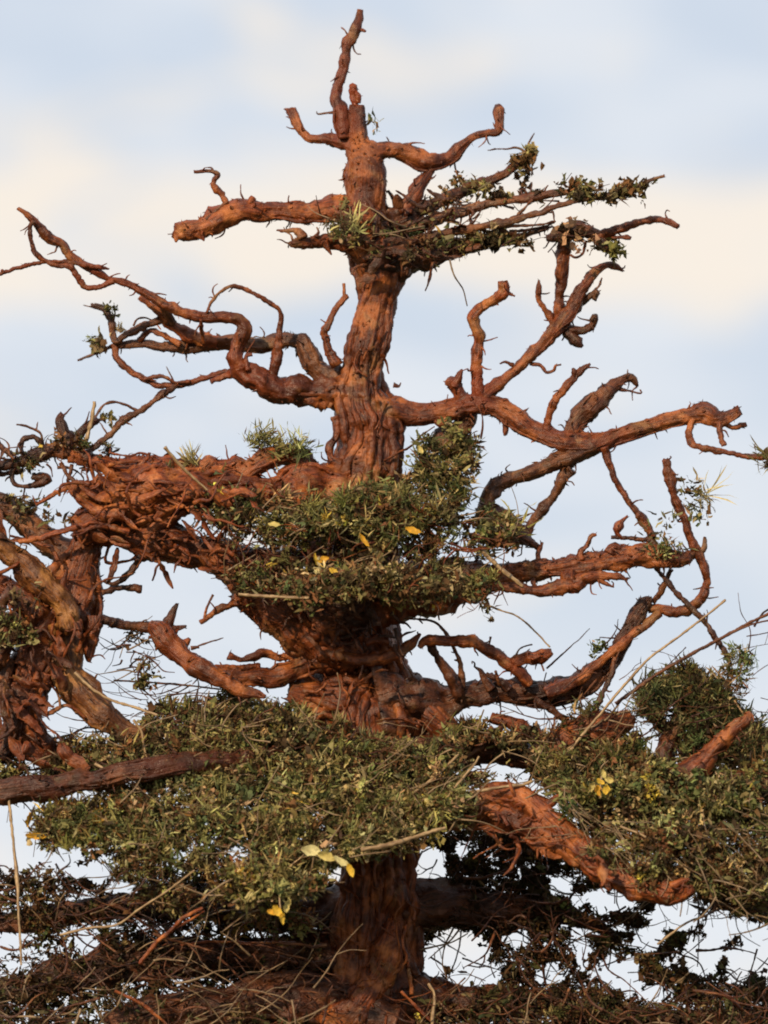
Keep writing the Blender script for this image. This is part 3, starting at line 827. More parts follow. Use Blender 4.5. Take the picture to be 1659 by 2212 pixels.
# --- left lower boughs
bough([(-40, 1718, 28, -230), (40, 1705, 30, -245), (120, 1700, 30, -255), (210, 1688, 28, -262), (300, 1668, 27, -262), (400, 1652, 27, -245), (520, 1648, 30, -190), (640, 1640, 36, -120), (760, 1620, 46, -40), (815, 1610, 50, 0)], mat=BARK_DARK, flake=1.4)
bough([(100, 1640, 20), (200, 1650, 26), (320, 1635, 28), (430, 1612, 26), (600, 1590, 30), (740, 1580, 40), (810, 1575, 50)], -20, 0, BARK, flake=1.6)
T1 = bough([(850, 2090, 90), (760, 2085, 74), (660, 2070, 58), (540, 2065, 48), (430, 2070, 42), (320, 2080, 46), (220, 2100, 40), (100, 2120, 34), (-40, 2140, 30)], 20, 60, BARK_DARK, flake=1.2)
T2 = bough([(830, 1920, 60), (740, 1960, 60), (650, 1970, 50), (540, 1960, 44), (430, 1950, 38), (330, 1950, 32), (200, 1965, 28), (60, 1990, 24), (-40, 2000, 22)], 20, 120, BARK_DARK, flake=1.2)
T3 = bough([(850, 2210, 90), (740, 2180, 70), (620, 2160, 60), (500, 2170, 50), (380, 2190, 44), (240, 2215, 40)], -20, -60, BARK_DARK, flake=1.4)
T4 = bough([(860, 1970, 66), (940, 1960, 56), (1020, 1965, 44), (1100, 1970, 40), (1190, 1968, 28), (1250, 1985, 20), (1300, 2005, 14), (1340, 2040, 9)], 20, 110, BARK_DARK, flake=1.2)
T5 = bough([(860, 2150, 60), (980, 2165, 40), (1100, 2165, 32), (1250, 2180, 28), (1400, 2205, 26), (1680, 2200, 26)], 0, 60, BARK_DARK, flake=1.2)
bough([(720, 2230, 60), (770, 2160, 52), (810, 2100, 42), (840, 2040, 30), (850, 1990, 14)], -62, -80, BARK_ORANGE, flake=1.4)

# ------------------------------------------------------------------ moss
OLIVE = np.array([(0.158, 0.140, 0.050), (0.098, 0.106, 0.040), (0.215, 0.196, 0.078), (0.30, 0.272, 0.130), (0.36, 0.26, 0.13),
                  (0.140, 0.070, 0.030), (0.052, 0.034, 0.018), (0.50, 0.36, 0.07), (0.086, 0.108, 0.044)])


def in_poly(px, py, poly):
    inside = np.zeros(len(px), bool)
    n = len(poly)
    for i in range(n):
        x0, y0 = poly[i]
        x1, y1 = poly[(i + 1) % n]
        if y0 == y1: continue
        c = ((y0 > py) != (y1 > py)) & (px < (x1 - x0) * (py - y0) / (y1 - y0) + x0)
        inside ^= c
    return inside


def edge_dist(px, py, poly):
    d = np.full(len(px), 1e9)
    n = len(poly)
    for i in range(n):
        a = np.array(poly[i], float)
        b_ = np.array(poly[(i + 1) % n], float)
        ab = b_ - a
        t = np.clip(((px - a[0]) * ab[0] + (py - a[1]) * ab[1]) / (ab @ ab + 1e-9), 0, 1)
        d = np.minimum(d, np.hypot(px - a[0] - t * ab[0], py - a[1] - t * ab[1]))
    return d


def blades(buf, P, D, L, Wd, col, curl=0.5):
    """curved tapering blades: base P, direction D, length L, width Wd, colour per blade"""
    n = len(P)
    D = D / (np.linalg.norm(D, axis=1)[:, None] + 1e-9)
    rv = RNG.normal(size=(n, 3))
    S_ = np.cross(D, rv)
    S_ /= np.linalg.norm(S_, axis=1)[:, None] + 1e-9
    B_ = np.cross(D, S_)
    cu = RNG.uniform(-curl, curl, n)[:, None] * L[:, None]
    L_ = L[:, None]
    w = Wd[:, None] * 0.5
    m1 = P + D * L_ * 0.4 + B_ * cu * 0.35
    m2 = P + D * L_ * 0.75 + B_ * cu * 0.8
    tip = P + D * L_ + B_ * cu * 1.4
    fold = B_ * w * 0.5
    vs = np.stack([P - S_ * w * 0.6, P + S_ * w * 0.6, m1 - S_ * w + fold, m1 + S_ * w + fold, m2 - S_ * w * 0.8, m2 + S_ * w * 0.8, tip], 1)
    vs = (vs + RNG.normal(size=vs.shape) * (Wd * 0.22)[:, None, None]).reshape(-1, 3)
    base = (np.arange(n) * 7)[:, None]
    q = np.vstack([base + [0, 1, 3, 2], base + [2, 3, 5, 4]])
    tr = base + [4, 5, 6]
    buf.add(vs, q, tr, np.repeat(col, 7, axis=0))


def palette(n, w):
    w = np.array(w, float)
    k = RNG.choice(len(OLIVE), n, p=w / w.sum())
    c = OLIVE[k] * RNG.uniform(0.65, 1.3, (n, 1)) * RNG.uniform(0.9, 1.1, (n, 3))
    return c


GREEN_W = (5, 4, 4, 2.6, 1.2, 1.6, 1.0, 0.12, 2)
BROWN_W = (2, 1.2, 1.2, 0.8, 1.2, 5, 4, 0.1, 0.6)
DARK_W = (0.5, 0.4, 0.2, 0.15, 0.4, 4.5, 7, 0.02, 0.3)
LITTER_W = (2, 0.6, 1, 0.8, 2, 6, 4, 0.1, 0.2)
LIME_W = (4, 4, 5, 4, 0.8, 0.6, 0.6, 0.35, 4)


def moss(name, poly, n, depth, thick, holes=(), length=(12, 34), width=(3, 7.5), w=GREEN_W, bias=(0, -0.75, -0.5), spread=0.9,
         clump=0.3, leaf=0.25, parent=None, twigs=0, mat=None, fray=16, edge=45, curl=0.5, twig_mat=None, seed=None, big=1.5, tone=1.0):
    """a pad of moss: outline in the photo plane, depth(x, y) of its middle sheet, real thickness in depth"""
    poly = [tuple(map(float, p)) for p in poly]
    xs = [p[0] for p in poly]
    ys = [p[1] for p in poly]
    off = random.uniform(0, 300) if seed is None else seed

    def sample(k):
        got = []
        tot = 0
        while tot < k:
            m = int(k * 1.6) + 64
            x = RNG.uniform(min(xs) - fray * 2, max(xs) + fray * 2, m)
            y = RNG.uniform(min(ys) - fray * 2, max(ys) + fray * 2, m)
            q = np.stack([x / 17, y / 17, np.full(m, off)], 1)
            fx = x + vnoise(q) * fray + vnoise(q * 2.3 + 5) * fray * 0.5 + vnoise(q * 0.3 + 11) * fray * big
            fy = y + vnoise(q + 50) * fray + vnoise(q * 2.3 + 77) * fray * 0.5 + vnoise(q * 0.3 + 90) * fray * big
            ok = in_poly(fx, fy, poly)
            hfx, hfy = x + vnoise(q) * 8, y + vnoise(q + 50) * 8
            for (hx, hy, hrx, hry) in holes:
                ok &= ((hfx - hx) / hrx) ** 2 + ((hfy - hy) / hry) ** 2 > 1
            x, y = x[ok], y[ok]
            got.append(np.stack([x, y], 1))
            tot += len(x)
        return np.concatenate(got)[:k]

    def place(xy, u):
        ed = edge_dist(xy[:, 0], xy[:, 1], poly)
        prof = np.sqrt(np.clip(ed / edge, 0.03, 1))
        P = np.stack([xy[:, 0], xy[:, 1], depth(xy[:, 0], xy[:, 1]) + thick * prof * u], 1)
        nz = vnoise(np.stack([P[:, 0] / 34, P[:, 1] / 34, P[:, 2] / 34 + off], 1))
        nz2 = vnoise(np.stack([P[:, 0] / 75, P[:, 1] / 75, P[:, 2] / 75 + off + 40], 1))
        P[:, 2] -= nz * 14 + nz2 * 14
        P[:, 1] -= nz2 * 9
        return P, nz, nz2

    def clear(P, D, L):
        tip = P + D * L[:, None]
        ok = np.ones(len(P), bool)
        for (hx, hy, hrx, hry) in holes:
            ok &= ((tip[:, 0] - hx) / hrx) ** 2 + ((tip[:, 1] - hy) / hry) ** 2 > 1
        return ok | (RNG.random(len(P)) < 0.05)

    buf = Buf()
    # litter: short brown crumbs, shreds and dead needles through the whole body
    nb = int(n * 0.28)
    P, nz, nz2 = place(sample(nb), RNG.uniform(-1, 1, nb))
    keep = (nz + 0.6 * nz2) > (-1.0 + clump + RNG.random(nb) * 0.4)
    if not keep.any(): keep[:] = True
    P = P[keep]
    k = len(P)
    D = RNG.normal(size=(k, 3)) * (1, 0.7, 1) + (0, -0.15, -0.1)
    D /= np.linalg.norm(D, axis=1)[:, None]
    L = RNG.uniform(6, 26, k)
    ok = clear(P, D, L)
    P, D, L = P[ok], D[ok], L[ok]
    k = len(P)
    col = palette(k, LITTER_W)
    col = np.where((RNG.random(k) < 0.45)[:, None], palette(k, w), col)
    blades(buf, P, D, L, RNG.uniform(2.5, 9, k), np.clip(col * tone, 0.006, 0.8), 0.9)
    # tufts: each a spray of blades of one kind, age and colour
    nt_ = max(3, int(n * 1.0 / 26))
    C, nz, nz2 = place(sample(nt_), -1 + 1.9 * RNG.random(nt_) ** 1.7)
    keep = (nz + 0.9 * nz2) > (-0.9 + clump + RNG.random(nt_) * 0.5)
    if not keep.any(): keep[:] = True
    C = C[keep]
    m = len(C)
    kind = RNG.random(m)
    cnt = np.clip(RNG.lognormal(3.15, 0.55, m), 6, 90).astype(int)
    idx = np.repeat(np.arange(m), cnt)
    k = len(idx)
    size = np.clip(RNG.lognormal(0, 0.38, m), 0.45, 2.1)
    tdir = RNG.normal(size=(m, 3)) * spread * 0.9 + np.array(bias)
    tdir /= np.linalg.norm(tdir, axis=1)[:, None]
    tcol = palette(m, w) * RNG.uniform(0.7, 1.35, (m, 1))
    dead = RNG.random(m) < 0.16
    tcol[dead] = palette(int(dead.sum()), BROWN_W)
    grassy = kind < 1 - min(0.8, leaf * 2.0)
    rad = RNG.uniform(3, 15, m) * size
    P = C[idx] + RNG.normal(size=(k, 3)) * rad[idx, None] * 0.6
    D = tdir[idx] + RNG.normal(size=(k, 3)) * np.where(grassy, 0.62, 0.95)[idx, None]
    D /= np.linalg.norm(D, axis=1)[:, None] + 1e-9
    mean = 0.5 * (length[0] + length[1]) * 0.7
    L = np.where(grassy[idx], RNG.uniform(0.55, 1.5, k) * mean, RNG.uniform(0.25, 0.75, k) * mean) * size[idx]
    Wd = np.where(grassy[idx], RNG.uniform(width[0] * 0.7, width[0] * 1.4, k), RNG.uniform(width[0], width[1] * 1.5, k)) * np.sqrt(size[idx])
    ok = clear(P, D, L)
    col = tcol[idx] * (1.28, 1.25, 1.12) * RNG.uniform(0.7, 1.3, (k, 1)) * RNG.uniform(0.93, 1.07, (k, 3))
    odd = RNG.random(k) < 0.12
    col[odd] = palette(int(odd.sum()), LITTER_W)
    Wd = Wd * 0.8
    blades(buf, P[ok], D[ok], L[ok], Wd[ok], np.clip(col[ok] * tone, 0.006, 0.8), curl)
    o = buf.build(name, mat or MOSS, parent or tree, attr='tint')
    tag(o, kind='stuff')
    if twigs:
        tb = Buf()
        xy = sample(twigs)
        for (x, y) in xy:
            d = float(depth(np.array([x]), np.array([y]))[0]) + random.uniform(-1.05, 0.8) * thick
            a = random.gauss(0, 0.55) + (math.pi if random.random() < 0.5 else 0)
            ln = random.uniform(25, 85)
            r = random.uniform(1.1, 3.2)
            p = [(x, y, d, r)]
            for s in range(3):
                a += random.gauss(0, 0.45)
                x += math.cos(a) * ln / 3
                y += math.sin(a) * ln / 3
                d += random.gauss(0, ln / 7)
                p.append((x, y, d, r * (1 - 0.22 * (s + 1))))
            tube(tb, p, 0.8, sides=5, step=5)
        t = tb.build('fine_twigs', twig_mat or BARK_DARK, parent or tree)
        tag(t, kind='stuff')
        tb = Buf()
        xy = sample(max(6, twigs // 4))
        for (x, y) in xy:
            d = float(depth(np.array([x]), np.array([y]))[0]) - random.uniform(0.7, 1.2) * thick
            a = random.gauss(-0.35, 0.6) + (math.pi if random.random() < 0.4 else 0)
            ln = random.uniform(35, 120)
            r = random.uniform(1.2, 2.8)
            p = [(x, y, d, r)]
            for s in range(3):
                a += random.gauss(0, 0.2)
                x += math.cos(a) * ln / 3
                y += math.sin(a) * ln / 3
                d += random.gauss(0, ln / 6)
                p.append((x, y, d, r * (1 - 0.15 * (s + 1))))
            tube(tb, p, 0.6, sides=5, step=5)
        t = tb.build('fine_straws', STRAW_OLD, parent or tree)
        tag(t, kind='stuff')
    return o


def shreds(poly, n, depth, thick, mat, size=(30, 110), width=(5, 16), ang=(0.0, 0.7), parent=None):
    """peeling ribbons and root shreds, each with a curled cross-section"""
    xs = [p[0] for p in poly]
    ys = [p[1] for p in poly]
    buf = Buf()
    done = 0
    while done < n:
        x, y = random.uniform(min(xs), max(xs)), random.uniform(min(ys), max(ys))
        if not in_poly(np.array([x]), np.array([y]), poly)[0]: continue
        done += 1
        d = float(depth(np.array([x]), np.array([y]))[0]) + random.uniform(-1, 0.4) * thick
        a = random.gauss(ang[0], ang[1]) + (math.pi if random.random() < 0.5 else 0)
        ln = random.uniform(*size)
        if random.random() < 0.6:
            r = random.uniform(2, 6)
            p = [(x, y, d, r)]
            for i in range(4):
                a += random.gauss(0, 0.5)
                x += math.cos(a) * ln / 4
                y += math.sin(a) * ln / 4
                d += random.gauss(0, ln / 8)
                p.append((x, y, d, r * (1 - 0.2 * (i + 1) * random.uniform(.5, 1))))
            tube(buf, p, 1.1, sides=7, step=4)
            continue
        w_ = random.uniform(*width)
        m_ = max(6, int(ln / 7))
        tilt = random.uniform(-1.2, 1.2)
        vs = []
        for i in range(m_ + 1):
            f = i / m_
            a += random.gauss(0, 0.16)
            tilt += random.gauss(0, 0.25)
            x += math.cos(a) * ln / m_
            y += math.sin(a) * ln / m_
            d += random.gauss(0, 2.6)
            ww = w_ * (math.sin(math.pi * (0.12 + 0.82 * f)) ** 0.8) * random.uniform(0.7, 1.15)
            nx, ny = -math.sin(a), math.cos(a)
            for v in (-1, -0.35, 0.35, 1):
                h = v * v * 0.55 * ww + random.uniform(-.8, .8)
                vs.append((x + nx * v * ww * math.cos(tilt), y + ny * v * ww * math.cos(tilt), d + v * ww * math.sin(tilt) + h))
        q = [(i * 4 + j, i * 4 + j + 1, i * 4 + j + 5, i * 4 + j + 4) for i in range(m_) for j in range(3)]
        fo = random.uniform(0, 300)
        fib = [(fo + (j % 4) * w_ / 9, fo, (j // 4) * 0.16) for j in range(len(vs))]
        buf.add(vs, q, None, fib)
    o = buf.build('bark_shreds', mat, parent or tree)
    tag(o, kind='stuff')
    return o


def tangle(poly, n, depth, thick, mat, length=(40, 150), rad=(1.2, 4.5), ang=(0, 0.6), holes=(), wander=0.35):
    """a web of dead twigs, some forked"""
    xs = [p[0] for p in poly]
    ys = [p[1] for p in poly]
    buf = Buf()
    done = tries = 0
    while done < n and tries < n * 30:
        tries += 1
        x, y = random.uniform(min(xs), max(xs)), random.uniform(min(ys), max(ys))
        if not in_poly(np.array([x]), np.array([y]), poly)[0]: continue
        d = float(depth(np.array([x]), np.array([y]))[0]) + random.uniform(-1, 1) * thick
        a = random.gauss(*ang) + (math.pi if random.random() < 0.5 else 0)
        ln = random.uniform(*length)
        r = rad[0] + (rad[1] - rad[0]) * random.random() ** 2.2
        p = [(x, y, d, r)]
        for i in range(4):
            a += random.gauss(0, wander)
            x += math.cos(a) * ln / 4
            y += math.sin(a) * ln / 4
            d += random.gauss(0, ln / 9)
            p.append((x, y, d, r * (1 - 0.17 * (i + 1))))
        hit = sum(1 for (px, py, _, _) in p for (hx, hy, hrx, hry) in holes if ((px - hx) / hrx) ** 2 + ((py - hy) / hry) ** 2 < 1)
        if hit and random.random() < 0.93: continue
        done += 1
        tube(buf, p, 0.9, sides=6, step=5)
        if random.random() < 0.5:
            b0 = p[2]
            a2 = a + random.choice((-1, 1)) * random.uniform(0.4, 1.0)
            l2 = ln * random.uniform(0.2, 0.45)
            tube(buf, [(b0[0], b0[1], b0[2], r * .6), (b0[0] + math.cos(a2) * l2 * .5, b0[1] + math.sin(a2) * l2 * .5, b0[2] + random.gauss(0, 5), r * .5),
                       (b0[0] + math.cos(a2 + .2) * l2, b0[1] + math.sin(a2 + .2) * l2, b0[2] + random.gauss(0, 10), r * .3)], 0.9, sides=5, step=5)
    o = buf.build('dead_twigs', mat, tree)
    tag(o, kind='stuff')
    return o


def slope(y0, d0, y1, d1, dx=0.0, x0=0.0):
    return lambda x, y: d0 + (y - y0) / (y1 - y0) * (d1 - d0) + (x - x0) * dx


def tuft(cx, cy, rx, ry, n, d, thick, name='moss_tuft', **kw):
    poly = [(cx + rx * math.cos(a) * (1 + 0.18 * math.sin(3 * a + cx)), cy + ry * math.sin(a) * (1 + 0.15 * math.cos(2 * a + cy))) for a in np.linspace(0, 2 * math.pi, 16, endpoint=False)]
    kw.setdefault('edge', min(rx, ry) * 0.8)
    return moss(name, poly, n, slope(cy - ry, d, cy + ry, d - ry * 0.4), thick, **kw)


# top tier
moss('moss_pad', [(690, 490), (740, 462), (790, 470), (840, 480), (900, 455), (960, 430), (1010, 445), (1000, 470), (930, 500), (960, 520), (1040, 500), (1060, 520), (980, 552), (930, 570), (880, 560), (820, 545), (760, 525), (720, 510)],
     1300, slope(450, -40, 560, -120), 50, w=(3, 1, 1.5, 1.2, 2, 6, 5, .1, .4), length=(7, 20), twigs=26, clump=0.5)
tuft(745, 492, 34, 20, 200, -120, 16, big=0.5, w=(3, 2, 3, 4, 3, 1, .5, .1, 2), length=(14, 34), width=(3, 6), spread=1.1)
for (cx, cy, rx, ry, n, d) in [(1030, 403, 34, 15, 170, 10), (1085, 432, 34, 16, 150, -40), (1130, 352, 30, 34, 260, 40), (1130, 392, 16, 18, 60, 30), (1160, 425, 32, 14, 140, -60),
                               (1240, 408, 40, 22, 330, -80), (1300, 428, 48, 20, 330, -90), (1355, 412, 28, 24, 190, -95), (1390, 392, 18, 12, 70, -98),
                               (1060, 520, 50, 20, 260, -70), (1125, 528, 28, 18, 120, -64), (960, 440, 40, 18, 180, 0), (990, 384, 9, 12, 20, 30), (1225, 505, 34, 14, 110, -4), (1300, 528, 28, 16, 110, -14),
                               (945, 515, 20, 20, 70, -110)]:
    tuft(cx, cy, rx, ry * 0.75, int(n * 0.8), d, 20, name='leaf_cluster', big=0.6, tone=0.8, w=(4, 0.4, 1.5, 1.2, 3.0, 6, 3.2, .04, .2), length=(7, 18), width=(6, 12), leaf=0.5, spread=1.5, bias=(0.1, -0.1, -0.1), fray=12, clump=0.4, curl=1.0)
tuft(800, 250, 8, 20, 40, -14, 10, w=(2, 4, 2, 1, 0, 0, 0, 0, 6), length=(10, 18), width=(2, 3.5), leaf=0.0, bias=(0.6, 0.6, -0.2), spread=0.5)
tuft(215, 762, 26, 12, 60, 66, 10, w=(3, 4, 3, 2, 2, 1, 1, 0, 5), length=(20, 36), width=(6, 10), bias=(-0.9, 0.35, 0), spread=0.35, name='leaf_cluster')
tuft(238, 690, 14, 12, 26, 60, 8, w=(3, 2, 3, 2, 2, 1, 1, 0, 2), length=(10, 20), name='leaf_cluster')
tuft(255, 905, 34, 14, 70, 8, 12, w=(2, 1, 1, 1, 3, 4, 2, 0, 1), length=(10, 20), width=(5, 9), leaf=0.4, name='leaf_cluster')

# left tier tufts
tuft(600, 968, 48, 26, 620, -50, 26, w=(3, 4, 4, 3, 1.5, 1, .8, .1, 5), length=(16, 40), width=(2.5, 5), leaf=0.08, bias=(0, -1.0, -0.2), spread=0.75)
tuft(640, 968, 26, 14, 160, -60, 18, w=(3, 3, 3, 4, 3, 2, 1, .1, 3), length=(18, 40), width=(2.5, 4.5), leaf=0.05, bias=(0.5, -0.6, -0.2))
moss('moss_tuft', [(330, 1006), (400, 1000), (480, 1000), (540, 1005), (480, 1012), (360, 1014)], 60, slope(1000, -90, 1014, -100), 14, length=(14, 34), width=(2, 3.5), leaf=0.0, w=(3, 5, 2, 2, 0, 0, 1, 0, 6), bias=(0, -1.4, 0), spread=0.4)
tuft(60, 1100, 50, 16, 240, -70, 30, w=(2, 3, 1, 1, 1, 3, 4, 0, 3), length=(10, 24))
tuft(140, 1112, 50, 16, 220, -100, 30, w=DARK_W, length=(10, 24))
tuft(20, 1365, 46, 34, 420, -190, 24, w=(3, 2, 3, 3, 2, 3, 2, 0.2, 2), length=(10, 28))
tuft(60, 1285, 36, 26, 120, -180, 20, w=BROWN_W, length=(10, 28))
tuft(160, 955, 60, 18, 220, -110, 20, w=BROWN_W, length=(9, 20), leaf=0.4)
tuft(40, 985, 40, 18, 160, -80, 18, w=(2, 3, 1, 1, 1, 3, 3, 0, 3), length=(9, 20), leaf=0.4)

# centre tier
moss('moss_pad', [(400, 1085), (470, 1055), (540, 1062), (610, 1085), (680, 1098), (740, 1082), (800, 1075), (850, 1050), (890, 1010), (905, 975), (935, 955), (985, 948), (1030, 956), (1032, 1000), (1020, 1050), (985, 1095),
                  (1010, 1120), (1060, 1112), (1110, 1128), (1118, 1160), (1070, 1185), (1020, 1210), (1060, 1232), (1050, 1262), (960, 1292), (880, 1300), (800, 1288), (700, 1305), (600, 1300), (520, 1290), (470, 1262), (480, 1232), (500, 1200),
                  (590, 1190), (560, 1172), (480, 1172), (420, 1140)],
     26000, slope(950, -70, 1300, -205), 50, holes=[(545, 1203, 52, 12), (395, 1143, 24, 14), (480, 1176, 14, 8), (590, 1196, 20, 8), (690, 1070, 30, 14), (440, 1085, 26, 12), (450, 1215, 30, 14)], w=(4, 2.4, 2.4, 1.6, 2, 5, 3.4, 0.6, 1.0), length=(9, 28), twigs=190, clump=0.72)
tuft(965, 1015, 56, 60, 1900, -150, 40, fray=24, w=(4, 5, 4, 3, .8, .8, .8, .2, 4), length=(14, 36), width=(3, 6))
tuft(800, 1110, 170, 44, 5200, -195, 34, w=(4, 5, 4, 3, 1, 1, .8, 1.3, 3), length=(14, 40), width=(2.6, 6), leaf=0.12)
tuft(560, 1110, 110, 36, 1500, -150, 34, w=(4, 3, 4, 4, 2, 2, 1, .5, 2), length=(16, 44), width=(2.6, 6), leaf=0.12)
tuft(800, 1265, 250, 34, 4200, -270, 40, w=BROWN_W, length=(10, 26))
tuft(1080, 1130, 44, 30, 700, -90, 28, w=(4, 3, 3, 2, 1.5, 2, 1.5, 0, 1))
tuft(1488, 1085, 34, 40, 330, -60, 34, w=(4, 4, 3, 3, 2, 2, 2, 0, 4), length=(18, 54), width=(2.4, 5), leaf=0.1, spread=1.4, bias=(0.2, -0.3, -0.1), fray=14)
tuft(1430, 1140, 40, 28, 220, -70, 24, w=(4, 4, 3, 3, 2, 2, 2, 0, 4), length=(16, 40), width=(2.4, 5), leaf=0.15, spread=1.3)
tuft(1420, 1180, 46, 18, 260, -90, 24, w=(4, 3, 3, 3, 2, 2, 2, 0, 2), length=(12, 26))
tuft(1655, 990, 50, 14, 200, -80, 20, w=(4, 3, 4, 4, 2, 1, 1, 0, 3), length=(18, 40), width=(2.4, 4.5), leaf=0.05, spread=1.2)
tuft(1055, 1308, 18, 22, 90, -110, 14, w=(3, 2, 1, 1, 2, 4, 3, 0, 1), length=(9, 20), width=(5, 9), name='leaf_cluster')
tuft(300, 1408, 42, 40, 460, -60, 34, w=(3, 3, 2, 1, 1, 3, 4, 0, 2), length=(10, 26), clump=0.6, twigs=24)
tuft(318, 1460, 20, 36, 170, -60, 20, w=(2, 2, 1, 1, 1, 4, 5, 0, 1), length=(10, 22), clump=0.5)
tuft(1595, 1440, 34, 52, 340, -90, 26, w=(3, 5, 2, 2, 1, 1, 2, 0, 6), length=(16, 44), width=(2.4, 4.5), leaf=0.08, spread=1.3, fray=14)
tuft(1280, 1402, 22, 10, 26, -40, 10, w=(3, 4, 3, 3, 1, 1, 1, 0, 4), length=(8, 18), width=(5, 8))

# big left pad, sloping down towards the viewer
moss('moss_pad', [(70, 1790), (100, 1735), (180, 1720), (270, 1700), (380, 1680), (330, 1640), (300, 1580), (330, 1535), (420, 1522), (520, 1500), (580, 1508), (640, 1535), (700, 1570), (780, 1600), (850, 1625), (930, 1610), (1000, 1590), (1060, 1580), (1010, 1640), (1040, 1690), (960, 1740),
                  (960, 1782), (900, 1812), (840, 1832), (775, 1862), (700, 1880), (650, 1905), (620, 1945), (560, 1950), (500, 1925), (440, 1895), (380, 1862), (300, 1850), (220, 1840), (150, 1815), (110, 1812)],
     62000, slope(1510, -50, 1940, -390), 50, holes=[(518, 1840, 24, 16), (388, 1846, 16, 13), (516, 1640, 16, 12)], w=(5, 3.4, 5, 4, 2, 2, 1.2, 0.2, 1.4), length=(12, 34), twigs=240, clump=0.5, big=2.0)
tuft(560, 1720, 330, 80, 9000, -225, 30, w=(5, 3, 6, 6, 2.4, 1, .6, .3, 2), length=(14, 40), width=(3, 7.5), leaf=0.3)
tuft(420, 1790, 300, 50, 5000, -300, 30, w=(5, 3, 6, 5, 2, 1, .6, .3, 2), length=(14, 40), width=(3, 7), leaf=0.2)
tuft(600, 1910, 110, 44, 2600, -395, 30, w=(4, 3, 5, 4, 2.4, 2, 1, .4, 1), length=(12, 32), width=(4, 8), leaf=0.4)
tuft(250, 1660, 110, 26, 900, -120, 26, w=(3, 2, 3, 3, 2, 3, 2, 0, 1), length=(12, 30))
moss('moss_pad', [(200, 1640), (300, 1560), (420, 1535), (560, 1530), (700, 1560), (820, 1590), (900, 1600), (860, 1660), (640, 1680), (400, 1680), (260, 1670)], 8000, slope(1530, -120, 1680, -230), 36, w=(3, 1.4, 2, 1.2, 2, 6, 4, .1, .5), twigs=150, clump=0.55)

tuft(985, 1745, 70, 34, 1500, -265, 28, w=(5, 3, 5, 4, 2, 2, 1, .2, 1.4), length=(12, 34), twigs=24)
# right pad and dark bush
moss('moss_pad', [(1150, 1640), (1200, 1590), (1260, 1580), (1330, 1590), (1420, 1620), (1500, 1640), (1580, 1640), (1690, 1600), (1690, 1960), (1600, 1945), (1520, 1925), (1440, 1915), (1360, 1880), (1270, 1810), (1200, 1740)],
     27000, slope(1580, -60, 1930, -330), 60, holes=[(1420, 1612, 30, 11), (1500, 1606, 14, 7), (1535, 1862, 8, 5), (1420, 1925, 70, 22)], w=(5, 2, 2.4, 1.4, 1.8, 5, 3.4, .15, .6), twigs=190, clump=0.36)
tuft(1420, 1720, 200, 44, 5200, -240, 34, w=LIME_W, length=(12, 32), width=(4, 9), leaf=0.45)
tuft(1600, 1720, 110, 50, 2600, -250, 34, w=LIME_W, length=(12, 32), width=(4, 9), leaf=0.4)
moss('moss_bush', [(1375, 1520), (1390, 1480), (1440, 1458), (1500, 1450), (1545, 1465), (1570, 1500), (1590, 1550), (1690, 1590), (1690, 1640), (1560, 1640), (1460, 1625), (1400, 1570)],
     15000, slope(1450, 10, 1630, -60), 62, holes=[(1452, 1545, 12, 26), (1455, 1585, 14, 16), (1420, 1610, 22, 10)], w=(1.5, 6, 1.5, 0.8, .3, .8, 3, 0, 8), length=(12, 32), width=(2.5, 5), leaf=0.06, clump=0.1, tone=0.75, big=0.8)
tuft(1470, 1468, 60, 20, 620, -20, 30, w=(4, 3, 5, 4, 1, 1, 1, 0, 2), length=(14, 30), width=(3, 6))
moss('moss_pad', [(960, 1600), (1010, 1560), (1070, 1570), (1130, 1600), (1190, 1600), (1240, 1640), (1230, 1700), (1160, 1680), (1060, 1665), (1010, 1680), (960, 1680)], 4600, slope(1560, -60, 1690, -150), 40,
     holes=[(1040, 1622, 34, 22), (1100, 1645, 36, 22), (1060, 1655, 60, 16), (1150, 1610, 14, 10), (1000, 1640, 12, 10)], w=(4, 2, 2, 1.5, 2, 4, 3, 0, 1), twigs=50, clump=0.5)
tuft(1270, 1550, 60, 40, 900, -90, 30, w=BROWN_W, clump=0.6, twigs=30)
tuft(1230, 1600, 50, 24, 700, -80, 30, w=DARK_W, clump=0.5)

# dark undergrowth behind and below
HOLES = [(928, 1872, 31, 46), (997, 1837, 11, 11), (1213, 1914, 24, 20), (1322, 1942, 58, 22), (1248, 1945, 13, 14), (1300, 1965, 14, 8), (1345, 1960, 16, 8), (1458, 1976, 52, 34), (990, 2052, 66, 38), (925, 2090, 24, 42), (990, 2120, 26, 17),
         (1048, 2106, 34, 22), (1116, 2028, 24, 16), (1186, 2104, 32, 24), (1258, 2064, 12, 36), (1217, 1998, 11, 9), (1248, 2012, 12, 9), (1318, 2096, 15, 34), (1358, 2112, 18, 40), (1402, 2030, 32, 24), (1516, 2064, 38, 40), (1556, 2006, 29, 36),
         (1640, 2048, 30, 52), (1590, 2090, 20, 36), (1416, 2146, 34, 17), (1600, 1886, 14, 8), (1535, 1862, 10, 6), (1450, 2080, 20, 12), (1600, 2000, 16, 18), (1340, 2004, 8, 8), (1380, 2026, 10, 20),
         (20, 1776, 40, 24), (30, 1848, 38, 28), (125, 1845, 42, 26), (165, 1883, 14, 11), (211, 1886, 26, 18), (242, 1913, 9, 9), (275, 1920, 15, 11), (388, 1845, 18, 15), (516, 1840, 28, 20), (14, 2022, 20, 36), (183, 2037, 24, 17), (246, 2197, 16, 14),
         (610, 2006, 9, 12), (52, 2020, 20, 12), (40, 1990, 16, 8), (20, 2086, 8, 6), (60, 2060, 9, 9)]
